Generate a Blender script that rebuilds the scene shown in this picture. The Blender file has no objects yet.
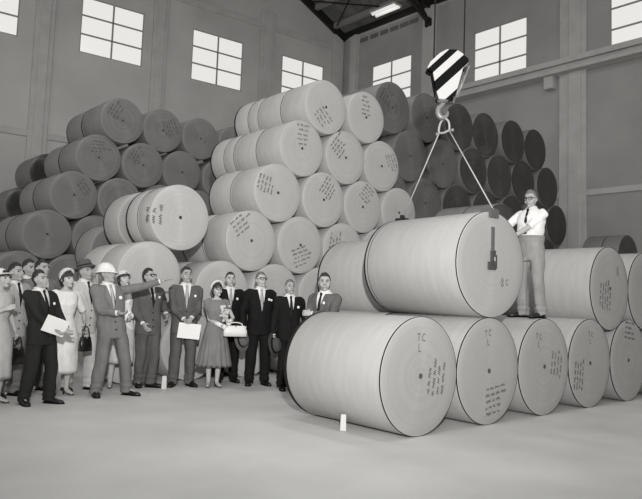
import bpy, bmesh, math, random
from math import sin, cos, pi, radians, sqrt
from mathutils import Vector, Matrix, Euler

random.seed(7)
scene = bpy.context.scene
COL = scene.collection

# ------------------------------------------------------------------ camera
FPX, YAW, PIT, ROL, SH, HC = 664.37, radians(41.6755), radians(4.8931), radians(2.0297), -6.3017, 1.38666
fw0 = Vector((sin(YAW), cos(YAW), 0)); rt0 = Vector((cos(YAW), -sin(YAW), 0)); z0 = Vector((0, 0, 1))
CW = fw0 * cos(PIT) + z0 * sin(PIT)
_up = z0 * cos(PIT) - fw0 * sin(PIT)
CR = rt0 * cos(ROL) + _up * sin(ROL)
CU = _up * cos(ROL) - rt0 * sin(ROL)
cam = bpy.data.cameras.new('camera'); cam_o = bpy.data.objects.new('camera', cam); COL.objects.link(cam_o)
m = Matrix((CR, CU, -CW)).transposed().to_4x4(); m.translation = Vector((0, 0, HC)); cam_o.matrix_world = m
cam.sensor_width = 36; cam.lens = 36 * FPX / 642; cam.shift_y = SH / 642; cam.clip_end = 200
scene.camera = cam_o

def ray(x, y):
    return CW + CR * ((x - 321) / FPX) - CU * ((y - 249.5 - SH) / FPX)
def at_z(x, y, z=0.0):
    d = ray(x, y); return d * ((z - HC) / d.z) + Vector((0, 0, HC))
def at_axis(x, y, ax, v):
    d = ray(x, y); return d * (v / d[ax]) + Vector((0, 0, HC))

# --------------------------------------------------------------- materials
def tint(c): return (c, c * .985, c * .955, 1)
MATS = {}
def mat(name, c, rough=.7, spec=.3, noise=0.0, nscale=20, bump=0.0, bscale=60, metal=0.0, emit=0.0, stretch=(1, 1, 1), sheen=0.0):
    if name in MATS: return MATS[name]
    M = bpy.data.materials.new(name); M.use_nodes = True; nt = M.node_tree; b = nt.nodes['Principled BSDF']
    b.inputs['Base Color'].default_value = tint(c); b.inputs['Roughness'].default_value = rough
    b.inputs['Specular IOR Level'].default_value = spec; b.inputs['Metallic'].default_value = metal
    if sheen: b.inputs['Sheen Weight'].default_value = sheen
    if emit:
        b.inputs['Emission Color'].default_value = tint(1); b.inputs['Emission Strength'].default_value = emit
    if noise or bump:
        tc = nt.nodes.new('ShaderNodeTexCoord'); mp = nt.nodes.new('ShaderNodeMapping'); mp.inputs['Scale'].default_value = stretch
        nt.links.new(tc.outputs['Object'], mp.inputs['Vector'])
    if noise:
        n = nt.nodes.new('ShaderNodeTexNoise'); n.inputs['Scale'].default_value = nscale; n.inputs['Detail'].default_value = 6
        nt.links.new(mp.outputs[0], n.inputs['Vector'])
        r = nt.nodes.new('ShaderNodeValToRGB'); r.color_ramp.elements[0].position = .3; r.color_ramp.elements[1].position = .7
        r.color_ramp.elements[0].color = tint(c * (1 - noise)); r.color_ramp.elements[1].color = tint(min(.95, c * (1 + noise)))
        nt.links.new(n.outputs['Fac'], r.inputs[0]); nt.links.new(r.outputs[0], b.inputs['Base Color'])
    if bump:
        n2 = nt.nodes.new('ShaderNodeTexNoise'); n2.inputs['Scale'].default_value = bscale; n2.inputs['Detail'].default_value = 4
        nt.links.new(mp.outputs[0], n2.inputs['Vector'])
        bp = nt.nodes.new('ShaderNodeBump'); bp.inputs['Strength'].default_value = bump; bp.inputs['Distance'].default_value = .02
        nt.links.new(n2.outputs['Fac'], bp.inputs['Height']); nt.links.new(bp.outputs[0], b.inputs['Normal'])
    MATS[name] = M; return M

def paper_side(name, c):
    M = mat(name, c, rough=.55, spec=.35)
    nt = M.node_tree; b = nt.nodes['Principled BSDF']
    tc = nt.nodes.new('ShaderNodeTexCoord'); mp = nt.nodes.new('ShaderNodeMapping'); mp.inputs['Scale'].default_value = (1.2, 6, 1.2)
    n = nt.nodes.new('ShaderNodeTexNoise'); n.inputs['Scale'].default_value = 2.2; n.inputs['Detail'].default_value = 5
    oi = nt.nodes.new('ShaderNodeObjectInfo'); ad = nt.nodes.new('ShaderNodeVectorMath'); ad.operation = 'ADD'
    nt.links.new(tc.outputs['Object'], ad.inputs[0]); nt.links.new(oi.outputs['Location'], ad.inputs[1])
    nt.links.new(ad.outputs[0], mp.inputs['Vector']); nt.links.new(mp.outputs[0], n.inputs['Vector'])
    r = nt.nodes.new('ShaderNodeValToRGB'); r.color_ramp.elements[0].position = .3; r.color_ramp.elements[1].position = .7
    r.color_ramp.elements[0].color = tint(c * .93); r.color_ramp.elements[1].color = tint(c * 1.05)
    nt.links.new(n.outputs['Fac'], r.inputs[0]); nt.links.new(r.outputs[0], b.inputs['Base Color'])
    return M

def paper_face(name, c, contrast, rough=.45, spec=.5, metal=0.0):
    """wound paper seen end on: concentric grooves with a radial (brushed) sheen"""
    M = mat(name, c, rough=rough, spec=spec, metal=metal)
    nt = M.node_tree; b = nt.nodes['Principled BSDF']
    tc = nt.nodes.new('ShaderNodeTexCoord'); sp = nt.nodes.new('ShaderNodeSeparateXYZ'); nt.links.new(tc.outputs['Object'], sp.inputs[0])
    cb = nt.nodes.new('ShaderNodeCombineXYZ'); nt.links.new(sp.outputs['X'], cb.inputs['X']); nt.links.new(sp.outputs['Z'], cb.inputs['Y'])
    ln = nt.nodes.new('ShaderNodeVectorMath'); ln.operation = 'LENGTH'; nt.links.new(cb.outputs[0], ln.inputs[0])
    oi = nt.nodes.new('ShaderNodeObjectInfo')
    mu = nt.nodes.new('ShaderNodeMath'); mu.operation = 'MULTIPLY'; mu.inputs[1].default_value = 30; nt.links.new(oi.outputs['Random'], mu.inputs[0])
    n = nt.nodes.new('ShaderNodeTexNoise'); n.noise_dimensions = '2D'; n.inputs['Scale'].default_value = 1.0; n.inputs['Detail'].default_value = 5; n.inputs['Roughness'].default_value = .7
    sc_ = nt.nodes.new('ShaderNodeMath'); sc_.operation = 'MULTIPLY'; sc_.inputs[1].default_value = 22; nt.links.new(ln.outputs['Value'], sc_.inputs[0])
    c2 = nt.nodes.new('ShaderNodeCombineXYZ'); nt.links.new(sc_.outputs[0], c2.inputs['X']); nt.links.new(mu.outputs[0], c2.inputs['Y'])
    nt.links.new(c2.outputs[0], n.inputs['Vector'])
    r = nt.nodes.new('ShaderNodeValToRGB'); r.color_ramp.elements[0].position = .3; r.color_ramp.elements[1].position = .72
    r.color_ramp.elements[0].color = tint(c * (1 - contrast)); r.color_ramp.elements[1].color = tint(min(.95, c * (1 + contrast)))
    nt.links.new(n.outputs['Fac'], r.inputs[0]); nt.links.new(r.outputs[0], b.inputs['Base Color'])
    b.inputs['Anisotropic'].default_value = .85
    tg = nt.nodes.new('ShaderNodeTangent'); tg.direction_type = 'RADIAL'; tg.axis = 'Y'
    nt.links.new(tg.outputs[0], b.inputs['Tangent'])
    return M

WALL = mat('wall_plaster', .54, rough=.9, spec=.1, noise=.10, nscale=.5, bump=.05, bscale=8)
TRIM = mat('wall_trim_paint', .51, rough=.85, spec=.1, noise=.08, nscale=2)
FLOORM = mat('concrete_floor', .60, rough=.65, spec=.25, noise=.10, nscale=.9, bump=.05, bscale=5)
FRAME = mat('window_frame_paint', .34, rough=.6)
PANE = mat('daylit_glass', .3, rough=.2, emit=.70)
ROOFM = mat('roof_deck', .16, rough=.8, noise=.3, nscale=1.2)
PURLIN = mat('purlin_steel', .28, rough=.6)
STEEL = mat('dark_steel', .018, rough=.5)
BLACK = mat('black_paint', .006, rough=.8, spec=.08)
WHITEP = mat('white_paint', .52, rough=.5)
GREYMETAL = mat('grey_metal', .24, rough=.4, spec=.5, metal=.3)
ROPE = mat('wire_rope', .008, rough=.5)
SLING = mat('pale_sling_rope', .40, rough=.6)
SHADE_BAND = mat('black_shade_band', .008, rough=.7)  # black that paints roll-end shadows and seam gaps, plus dark edge lines
INK = mat('black_ink', .05, rough=.7)
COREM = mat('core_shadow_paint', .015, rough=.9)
SKIN = mat('skin', .46, rough=.5, spec=.3)
SKIN2 = mat('tanned_skin', .36, rough=.5, spec=.3)
LIP = mat('lips', .14, rough=.5); EYE = mat('eyes', .02, rough=.2)
HAIRD = mat('dark_hair', .018, rough=.45, spec=.5, bump=.5, bscale=60, stretch=(3, 3, .6))
HAIRG = mat('grey_hair', .15, rough=.5, bump=.5, bscale=60, stretch=(3, 3, .6))
def cloth(name, c, **k): return mat(name, c, rough=.85, spec=.15, bump=.35, bscale=9, noise=.12, nscale=14, stretch=(1, 1, .45), **k)
C_BLACK = cloth('black_wool', .010); C_DARK = cloth('dark_wool', .022); C_GREY = cloth('grey_wool', .10); C_MID = cloth('mid_grey_wool', .17)
C_LIGHT = cloth('light_linen', .36); C_PALE = cloth('pale_linen', .5); C_WHITE = cloth('white_cotton', .72); C_DRESS = cloth('grey_cotton_dress', .19)
C_TIE = cloth('dark_silk', .02); C_TIEL = cloth('light_silk', .42)
LEATHER = mat('black_leather', .01, rough=.3, spec=.5); WLEATHER = mat('white_leather', .7, rough=.4)
PAPER = mat('white_paper', .78, rough=.7); STRAW = mat('white_straw', .7, rough=.8, bump=.4, bscale=80); FELT = mat('grey_felt', .09, rough=.9)
GLASSM = mat('spectacle_frame', .01, rough=.3)
FLOWER = mat('pale_petals', .5, rough=.7, noise=.25, nscale=30)
WOOD = mat('whitewashed_wood', .6, rough=.7)

# ------------------------------------------------------------ mesh helpers
def link(name, bm, mats, parent=None, smooth=True, recalc=True):
    if recalc: bmesh.ops.recalc_face_normals(bm, faces=bm.faces)
    me = bpy.data.meshes.new(name); bm.to_mesh(me); bm.free()
    for q in (mats if isinstance(mats, (list, tuple)) else [mats]): me.materials.append(q)
    if smooth:
        for f in me.polygons: f.use_smooth = True
    o = bpy.data.objects.new(name, me); COL.objects.link(o)
    if parent is not None: o.parent = parent
    return o
def tag(o, label, cat, group=None, kind=None):
    if label: o['label'] = label
    if cat: o['category'] = cat
    if group: o['group'] = group
    if kind: o['kind'] = kind
    return o
def empty(name, loc, rz=0, label=None, cat=None, group=None):
    o = bpy.data.objects.new(name, None); COL.objects.link(o); o.location = loc; o.rotation_euler = (0, 0, rz)
    o.empty_display_size = .1
    return tag(o, label, cat, group)
def box(bm, c, s, M=None):
    r = bmesh.ops.create_cube(bm, size=1)
    for v in r['verts']:
        v.co = Vector((v.co.x * s[0] + c[0], v.co.y * s[1] + c[1], v.co.z * s[2] + c[2]))
        if M is not None: v.co = M @ v.co
    return r['verts']
def bar(bm, a, b, w, h, up=Vector((0, 0, 1))):
    a, b = Vector(a), Vector(b); d = (b - a); L = d.length; d.normalize()
    if abs(d.dot(up)) > .98: up = Vector((1, 0, 0))
    s = d.cross(up).normalized(); u = s.cross(d)
    M = Matrix((s, d, u)).transposed().to_4x4(); M.translation = (a + b) / 2
    return box(bm, (0, 0, 0), (w, L, h), M)
def catmull(pts, rad, n):
    P = [Vector(q) for q in pts]
    if n <= 1 or len(P) < 3:
        return P, list(rad)
    out, ro = [], []
    for i in range(len(P) - 1):
        p0 = P[max(i - 1, 0)]; p1 = P[i]; p2 = P[i + 1]; p3 = P[min(i + 2, len(P) - 1)]
        for k in range(n):
            t = k / n
            out.append(.5 * ((2 * p1) + (p2 - p0) * t + (2 * p0 - 5 * p1 + 4 * p2 - p3) * t * t + (3 * p1 - p0 - 3 * p2 + p3) * t ** 3))
            ro.append(rad[i] * (1 - t) + rad[i + 1] * t)
    out.append(P[-1]); ro.append(rad[-1])
    return out, ro
def tube(bm, pts, rad, seg=10, n=1, flat=1.0, ref=None, closed=False):
    if not isinstance(rad, (list, tuple)): rad = [rad] * len(pts)
    P, R = catmull(pts, rad, n)
    rings = []; N = len(P); up = Vector(ref) if ref else None
    for i in range(N):
        if closed: d = P[(i + 1) % N] - P[i - 1]
        else: d = P[min(i + 1, N - 1)] - P[max(i - 1, 0)]
        d.normalize()
        if up is None or abs(up.dot(d)) > .97:
            up = Vector((0, 0, 1)) if abs(d.z) < .9 else Vector((1, 0, 0))
        s = d.cross(up).normalized(); u = s.cross(d).normalized(); up = u if not ref else up
        rings.append([bm.verts.new(P[i] + s * (cos(2 * pi * k / seg) * R[i]) + u * (sin(2 * pi * k / seg) * R[i] * flat)) for k in range(seg)])
    M = N if closed else N - 1
    for i in range(M):
        a, b = rings[i], rings[(i + 1) % N]
        for k in range(seg):
            bm.faces.new((a[k], a[(k + 1) % seg], b[(k + 1) % seg], b[k]))
    if not closed:
        bm.faces.new(rings[0][::-1]); bm.faces.new(rings[-1])
    return rings
def loft(bm, rings, cap=True):
    """rings: (cx, cy, z, rx, ry[, power])"""
    R = []; seg = 28
    for q in rings:
        cx, cy, z, rx, ry = q[:5]; pw = q[5] if len(q) > 5 else 2.3
        L = []
        for k in range(seg):
            a = 2 * pi * k / seg; c, s = cos(a), sin(a)
            f = (abs(c) ** pw + abs(s) ** pw) ** (-1 / pw)
            L.append(bm.verts.new((cx + rx * c * f, cy + ry * s * f, z)))
        R.append(L)
    for a, b in zip(R, R[1:]):
        for k in range(seg): bm.faces.new((a[k], a[(k + 1) % seg], b[(k + 1) % seg], b[k]))
    if cap: bm.faces.new(R[0][::-1]); bm.faces.new(R[-1])
    return R
def ball(bm, c, r, M=None, u=16, v=10):
    q = bmesh.ops.create_uvsphere(bm, u_segments=u, v_segments=v, radius=1)
    r = r if isinstance(r, (tuple, list)) else (r, r, r)
    for w in q['verts']:
        w.co = Vector((w.co.x * r[0], w.co.y * r[1], w.co.z * r[2]))
        if M is not None: w.co = M @ w.co
        w.co = w.co + Vector(c)
    return q['verts']
def lathe(bm, prof, seg=40, axis='Z', closed_ends=True):
    R = []
    for r, h in prof:
        L = []
        for k in range(seg):
            a = 2 * pi * k / seg
            L.append(bm.verts.new((r * cos(a), r * sin(a), h) if axis == 'Z' else (r * cos(a), h, r * sin(a))))
        R.append(L)
    fs = []
    for i, (a, b) in enumerate(zip(R, R[1:])):
        for k in range(seg):
            f = bm.faces.new((a[k], a[(k + 1) % seg], b[(k + 1) % seg], b[k])); fs.append((i, f))
    if closed_ends: bm.faces.new(R[0][::-1]); bm.faces.new(R[-1])
    return fs
def remesh(bm, voxel, smooth_it=3):
    bmesh.ops.recalc_face_normals(bm, faces=bm.faces)
    me = bpy.data.meshes.new('tmp'); bm.to_mesh(me); bm.free()
    o = bpy.data.objects.new('tmp', me); COL.objects.link(o)
    md = o.modifiers.new('r', 'REMESH'); md.mode = 'VOXEL'; md.voxel_size = voxel
    if smooth_it:
        ms = o.modifiers.new('s', 'SMOOTH'); ms.factor = .5; ms.iterations = smooth_it
    dg = bpy.context.evaluated_depsgraph_get(); dg.update()
    ev = o.evaluated_get(dg); me2 = bpy.data.meshes.new_from_object(ev)
    nb = bmesh.new(); nb.from_mesh(me2)
    bpy.data.objects.remove(o); bpy.data.meshes.remove(me); bpy.data.meshes.remove(me2)
    return nb

# ==================================================================== ROOM
def structure(name, bm, m, parent=None, smooth=False):
    o = link(name, bm, m, parent, smooth)
    if parent is None: o['kind'] = 'structure'
    return o

b = bmesh.new(); box(b, (12, 10, -.1), (44, 40, .2)); structure('floor', b, FLOORM)

# left (gable) wall: local X runs along the wall; the right wall runs along Y at u = WR
WR = 20.94
WS = (22.4 - 23.5) / (WR - 8.87)
def left_v(u): return 23.5 + WS * (u - 8.87)
ang_l = math.atan(WS)
ML = Matrix.Translation((0, left_v(0), 0)) @ Matrix.Rotation(ang_l, 4, 'Z')      # local x ~ u / cos
MR = Matrix.Translation((WR, 0, 0)) @ Matrix.Rotation(-pi / 2, 4, 'Z')             # local x = -v direction, local y into the room's outside
kx = 1 / cos(ang_l)
EAVE = 13.84; SLOPE = .52
def roof_z(u): return EAVE + SLOPE * (WR - u) if u > 6 else EAVE + SLOPE * (WR - 6) - SLOPE * (6 - u)
def wall_with_holes(name, xs, zs, holes, M, top=None, m=WALL):
    """grid of solid blocks 0.35 thick, leaving the window openings out"""
    bm = bmesh.new()
    X = sorted(set(xs + [h[0] for h in holes] + [h[1] for h in holes])); Z = sorted(set(zs + [h[2] for h in holes] + [h[3] for h in holes]))
    for i in range(len(X) - 1):
        for j in range(len(Z) - 1):
            cx, cz = (X[i] + X[i + 1]) / 2, (Z[j] + Z[j + 1]) / 2
            if any(h[0] < cx < h[1] and h[2] < cz < h[3] for h in holes): continue
            box(bm, (cx, .175, cz), (X[i + 1] - X[i], .35, Z[j + 1] - Z[j]), M)
    bmesh.ops.remove_doubles(bm, verts=bm.verts, dist=1e-4)
    # drop the shared inner faces between blocks
    seen = {}
    for f in bm.faces:
        seen.setdefault(tuple(sorted(v.index for v in f.verts)), []).append(f)
    if top: top(bm)
    return structure(name, bm, m)
def gable_top(bm):
    pts = [(-6, EAVE), (WR, EAVE), (6, roof_z(6))]
    v = []
    for y in (0, .35):
        v.append([bm.verts.new(ML @ Vector((x * kx, y, z))) for x, z in ((-6, EAVE - .002), (WR, EAVE - .002), (6, roof_z(6)), (-6, roof_z(-6)))])
    a, c = v
    bm.faces.new(a); bm.faces.new(c[::-1])
    for k in range(4): bm.faces.new((a[k], a[(k + 1) % 4], c[(k + 1) % 4], c[k]))
lw = [(4.45, 6.68), (8.87, 11.1), (13.26, 15.46), (17.55, 19.72)]
LZ0, LZ1 = 10.1, 12.13
lholes = [((a - .02) * kx, (c + .10) * kx, LZ0 - .05, LZ1 + .03) for a, c in lw]
wall_with_holes('wall_left', [-6, WR * kx], [0, EAVE], lholes, ML, gable_top)
rw = [(18.19, 20.37), (12.71, 14.88), (7.35, 9.53)]          # in v
RZ0, RZ1 = 9.83, 11.93
rholes = [(-c - .10, -a + .04, RZ0 + .01, RZ1 + .04) for a, c in rw]
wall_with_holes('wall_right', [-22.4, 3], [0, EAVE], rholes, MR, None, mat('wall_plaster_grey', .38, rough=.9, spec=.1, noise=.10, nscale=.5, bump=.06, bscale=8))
n = 0
for holes, M in ((lholes, ML), (rholes, MR)):
    for (a, c, z0_, z1_) in holes:
        n += 1
        b = bmesh.new(); t = .035
        for x in (a + t / 2, c - t / 2): box(b, (x, .04, (z0_ + z1_) / 2), (t, .06, z1_ - z0_), M)
        for z in (z0_ + t / 2, z1_ - t / 2): box(b, (((a + c) / 2), .04, z), (c - a, .06, t), M)
        box(b, ((a + c) / 2, .04, (z0_ + z1_) / 2), (.06, .05, z1_ - z0_ - .06), M)
        for k in (1, 2): box(b, ((a + c) / 2, .04, z0_ + (z1_ - z0_) * k / 3), (c - a - .06, .05, .055), M)
        w = structure('window_%d' % n, b, FRAME)
        b = bmesh.new(); box(b, ((a + c) / 2, .06, (z0_ + z1_) / 2), (c - a - .004, .012, z1_ - z0_ - .004), M); structure('pane', b, PANE, w)
n = 0
def trim(c, s, M, m=TRIM):
    global n
    n += 1; b = bmesh.new(); box(b, c, s, M)
    bmesh.ops.bevel(b, geom=b.edges[:], offset=.015, segments=1, affect='EDGES')
    return structure('trim_%d' % n, b, m)
for x0, x1 in ((2.9, 3.6), (7.3, 7.95), (11.55, 12.15), (16.35, 17.1)):            # pilasters between the windows of the gable wall
    trim(((x0 + x1) / 2 * kx, -.05, EAVE / 2), (x1 - x0, .10, EAVE - .02), ML)
    trim(((x0 + x1) / 2 * kx, -.125, EAVE / 2), ((x1 - x0) * .5, .05, EAVE - .02), ML)
trim((7.0 * kx, -.03, 6.75), (27, .055, .22), ML)
trim((7.0 * kx, -.03, 13.2), (27.5, .055, .26), ML)
trim((20.55 * kx, -.06, EAVE / 2), (.55, .12, EAVE - .02), ML)
for v0, v1 in ((21.35, 21.85), (16.8, 17.5), (10.4, 11.35), (5.2, 6.1)):
    trim((-(v0 + v1) / 2, -.06, EAVE / 2), (v1 - v0, .12, EAVE - .02), MR)
    trim((-(v0 + v1) / 2 + .1, -.15, EAVE / 2), ((v1 - v0) * .45, .06, EAVE - .02), MR)
trim((-9.5, -.03, 5.23), (24, .055, .16), MR)
# runway girder along the right wall with its corbels
trim((-9.5, -.22, 9.76), (24.6, .44, .16), MR)
trim((-9.5, -.16, 9.60), (24.6, .30, .16), MR)
trim((-9.5, -.30, 9.45), (24.6, .34, .14), MR)
for v in (11.65, 17.2):
    trim((-v, -.17, 9.16), (.34, .34, .44), MR)
trim((-9.5, -.04, EAVE - .12), (25, .07, .22), MR)
for k, x in enumerate((364.5, 374.5, 384.5, 394.5, 404.5, 414)):
    p = at_axis(x, 39 - (x - 355.6) * .367, 0, WR)
    b = bmesh.new(); box(b, (-p.y, -.012, 13.38), (.48, .02, .2), MR)
    for q in (-.06, 0, .06): box(b, (-p.y, -.024, 13.38 + q), (.46, .014, .022), MR)
    o = link('wall_vent', b, mat('vent_paint', .17, rough=.8), smooth=False)
    tag(o, 'small dark slotted vent in the row under the roof eave', 'vent', 'vents under the eave'); 
# roof deck: a gable roof over the hall
b = bmesh.new()
def slab(u0, u1, v0, v1, t=.12):
    q = []
    for dz in (0, t):
        q.append([b.verts.new((u, v, roof_z(u) + dz + .1)) for u, v in ((u0, v0), (u1, v0), (u1, v1), (u0, v1))])
    a, c = q; b.faces.new(a[::-1]); b.faces.new(c)
    for k in range(4): b.faces.new((a[k], a[(k + 1) % 4], c[(k + 1) % 4], c[k]))
slab(6, WR + .3, -2, 24.5); slab(-6, 6, -2, 24.5)
for v in [x * .45 for x in range(-4, 54)]:                                           # ribs of the decking
    bar(b, (6.05, v, roof_z(6.05) + .08), (WR, v, roof_z(WR) + .08), .05, .06)
structure('ceiling', b, ROOFM)
for u in (20.2, 19.1, 17.8, 16.4):                                                   # purlins run along the roof
    b = bmesh.new(); z = roof_z(u) - .06
    bar(b, (u, -1.5, z), (u, left_v(u) - .05, z), .10, .22); bar(b, (u + .07, -1.5, z - .1), (u + .07, left_v(u) - .05, z - .1), .14, .03)
    o = structure('trim_%d' % (n + 1), b, PURLIN); n += 1
b = bmesh.new()
bar(b, (6, left_v(6) - .1, roof_z(6) - .1), (WR, left_v(WR) - .1, roof_z(WR) - .1), .16, .34); structure('trim_%d' % (n + 1), b, STEEL); n += 1
b = bmesh.new()
bar(b, (WR - .1, -1.5, EAVE - .02), (WR - .1, 22.3, EAVE - .02), .2, .26); structure('trim_%d' % (n + 1), b, STEEL); n += 1
for i, v in enumerate((17.1, 10.9)):
    t = bmesh.new(); bt = [(WR - .15, v, 12.95), (WR - 1.6, v, 13.7), (WR - 4, v, 14.1), (WR - 8, v, 14.4), (6, v, 14.6)]
    tp = [(WR - .1, v, roof_z(WR) - .2), (WR - 1.6, v, roof_z(WR - 1.6) - .3), (WR - 4, v, roof_z(WR - 4) - .3), (WR - 8, v, roof_z(WR - 8) - .3), (6, v, roof_z(6) - .3)]
    for L in (bt, tp):
        for p, q in zip(L, L[1:]): bar(t, p, q, .12, .14)
    for k in range(4):
        bar(t, bt[k], tp[k], .1, .1); bar(t, bt[k], tp[k + 1], .1, .1)
    bar(t, tp[0], bt[1], .1, .1)
    box(t, (WR - .14, v, 12.95), (.26, .3, .3))
    structure('trim_%d' % (n + 1), t, STEEL); n += 1
# bracing rods between the purlins near the corner
b = bmesh.new()
for (a, c) in (((20.1, 22.0, roof_z(20.1) - .2), (18.6, 19.0, roof_z(18.6) - .2)), ((18.7, 22.1, roof_z(18.7) - .2), (20.0, 19.2, roof_z(20) - .25))):
    bar(b, a, c, .05, .05)
structure('trim_%d' % (n + 1), b, STEEL); n += 1
# fluorescent fitting
fx = Vector((20.15, 19.0, 13.92))
t = empty('ceiling_light', fx, 0, 'long white fluorescent light fitting hanging under the dark roof', 'light')
Mx = Matrix.Identity(4)
b = bmesh.new(); box(b, (0, 0, .03), (.50, 1.45, .08)); link('reflector', b, WHITEP, t, False)
for x in (-.12, .12):
    b = bmesh.new(); tube(b, [(x, -.66, -.02), (x, .66, -.02)], .09, 12); link('lamp_tube', b, mat('lamp_tube_glow', .8, emit=.55), t)
b = bmesh.new()
for y in (-.5, .5): bar(b, (0, y, .08), (0, y, roof_z(20.05) - 13.95 + .1), .015, .015)
bar(b, (0, -.5, .1), (0, .5, .1), .03, .02)
link('hanger', b, STEEL, t, False)

# =================================================================== ROLLS
KS = paper_side('pale_wrapper', .48); KF = paper_face('pale_wound_end', .45, .05)
FSIDE = paper_side('kraft_wrapper_light', .41); FFACE = paper_face('kraft_wound_end_light', .34, .06)
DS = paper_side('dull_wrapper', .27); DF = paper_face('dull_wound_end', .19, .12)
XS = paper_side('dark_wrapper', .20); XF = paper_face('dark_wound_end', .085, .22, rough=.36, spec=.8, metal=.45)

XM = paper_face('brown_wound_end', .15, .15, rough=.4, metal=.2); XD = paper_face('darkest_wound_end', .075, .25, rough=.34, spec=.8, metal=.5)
ROLL_MESH = {}
def roll_mesh(R, L, ms):
    k = (round(R, 3), round(L, 3), ms[0].name, ms[1].name)
    if k in ROLL_MESH: return ROLL_MESH[k]
    bm = bmesh.new(); e = .012
    prof = [(.001, .22), (.026, .22), (.026, 0.0), (R * .25, -.002), (R * .55, -.003), (R * .8, -.002), (R - e, 0), (R - e * .3, e * .3), (R, e), (R, L * .5), (R, L - e), (R - e * .3, L - e * .3), (R - e, L), (.001, L)]
    fs = lathe(bm, prof, 72, 'Y', True)
    for i, f in fs:
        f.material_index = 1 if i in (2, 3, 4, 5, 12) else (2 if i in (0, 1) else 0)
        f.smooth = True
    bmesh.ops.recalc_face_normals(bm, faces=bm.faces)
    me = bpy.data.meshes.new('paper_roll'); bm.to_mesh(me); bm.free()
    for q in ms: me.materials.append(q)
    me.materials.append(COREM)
    for f in me.polygons: f.use_smooth = True
    me.set_sharp_from_angle(angle=radians(50))
    ROLL_MESH[k] = me; return me
PART_MESH = {}
def ring_mesh(R, y0, y1, name, t=.0010):
    k = (name, round(R, 3), round(y0, 3), round(y1, 3))
    if k not in PART_MESH:
        bm = bmesh.new(); lathe(bm, [(R - .004, y0), (R + t, y0), (R + t, y1), (R - .004, y1), (R - .004, y0)], 72, 'Y', False)
        bmesh.ops.recalc_face_normals(bm, faces=bm.faces)
        me = bpy.data.meshes.new(name); bm.to_mesh(me); bm.free(); me.materials.append(SHADE_BAND); PART_MESH[k] = me
    return PART_MESH[k]
def core_mesh():
    if 'core' not in PART_MESH:
        bm = bmesh.new(); lathe(bm, [(.020, .2), (.020, -.005), (.026, -.006), (.029, -.003), (.029, .01)], 20, 'Y', False)
        me = bpy.data.meshes.new('core'); bm.to_mesh(me); bm.free(); me.materials.append(mat('core_tube_board', .07, rough=.8))
        for f in me.polygons: f.use_smooth = True
        PART_MESH['core'] = me
    return PART_MESH['core']
# hand-marked lines: strokes in the plane of the end (x right, z up), pen width w
def stroke(bm, pts, w):
    if len(bm.verts): bm.verts.ensure_lookup_table()
    first = bm.verts[-1] if len(bm.verts) else None
    for (x0, z0_), (x1, z1_) in zip(pts, pts[1:]):
        dx, dz = x1 - x0, z1_ - z0_; L = sqrt(dx * dx + dz * dz) or 1e-6
        nx, nz = -dz / L * w / 2, dx / L * w / 2; ex, ez = dx / L * w * .3, dz / L * w * .3
        v = [bm.verts.new((x0 - ex + nx, -.0055, z0_ - ez + nz)), bm.verts.new((x1 + ex + nx, -.0055, z1_ + ez + nz)), bm.verts.new((x1 + ex - nx, -.0055, z1_ + ez - nz)), bm.verts.new((x0 - ex - nx, -.0055, z0_ - ez - nz))]
        bm.faces.new(v)
        if first is not None: bm.edges.new((first, v[0]))
        first = v[1]
LET = {'T': [[(0, 1), (.8, 1)], [(.4, 1), (.4, 0)]], 'C': [[(.75, .85), (.5, 1), (.15, .85), (0, .5), (.15, .12), (.5, 0), (.75, .15)]], 'L': [[(.1, 1), (.1, 0), (.65, 0)]],
       '8': [[(.4, .52), (.12, .75), (.4, 1), (.68, .75), (.4, .52), (.05, .25), (.4, 0), (.72, .25), (.4, .52)]]}
def marks(seed, lines, cx, cz, rot, h=.07, big=None, w=.0065, span=.46):
    rnd = random.Random(seed); bm = bmesh.new(); ca, sa = cos(rot), sin(rot)
    def put(p): return (cx + p[0] * ca - p[1] * sa, cz + p[0] * sa + p[1] * ca)
    for i in range(lines):
        y = (lines / 2 - i) * h * 1.3; ln = span * rnd.uniform(.6, 1.0); x = -span / 2 + rnd.uniform(0, .05); end = x + ln
        while x < end:
            k = rnd.randint(5, 10); pts = []; st = h * .20
            for q in range(k): pts.append(put((x + q * st, y + ((q % 2) - .5) * h * rnd.uniform(.25, .75))))
            stroke(bm, pts, w); x += k * st + h * .35
    for ch, x, z, s in (big or []):
        for st in LET[ch]: stroke(bm, [(x + a * s * .8, z + c * s) for a, c in st], .007)
    me = bpy.data.meshes.new('handwriting'); bm.to_mesh(me); bm.free(); me.materials.append(INK)
    return me
MARKS = [marks(100 + i, random.Random(i).choice((3, 4, 5)), *[(-.18, .22, 1.1), (.0, .25, .05), (.2, .2, -.9), (-.15, -.2, .5), (.02, -.26, -.1), (.17, .12, -1.2)][i % 6]) for i in range(12)]
def roll(u, v, z, R, L, ms, label, group=None, bands=(), mk=None, core=True, name='paper_roll', tilt=0, spin=0):
    o = bpy.data.objects.new(name, roll_mesh(R, L, ms)); COL.objects.link(o); o.location = (u, v, z)
    o.rotation_euler = (tilt, spin, 0)
    tag(o, label, 'paper roll', group)
    if core:
        c = bpy.data.objects.new('core', core_mesh()); COL.objects.link(c); c.parent = o
    for (y0, y1) in bands:  # rings put end shadow and gap shade into the colour, with edge lines
        c = bpy.data.objects.new('edge_band', ring_mesh(R, y0, y1, 'edge_band')); COL.objects.link(c); c.parent = o; c['label'] = 'black band painting edge line and shade'
    if mk is not None:
        c = bpy.data.objects.new('handwriting', mk); COL.objects.link(c); c.parent = o
    return o
ORD = ['first', 'second', 'third', 'fourth', 'fifth', 'sixth', 'seventh']
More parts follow.
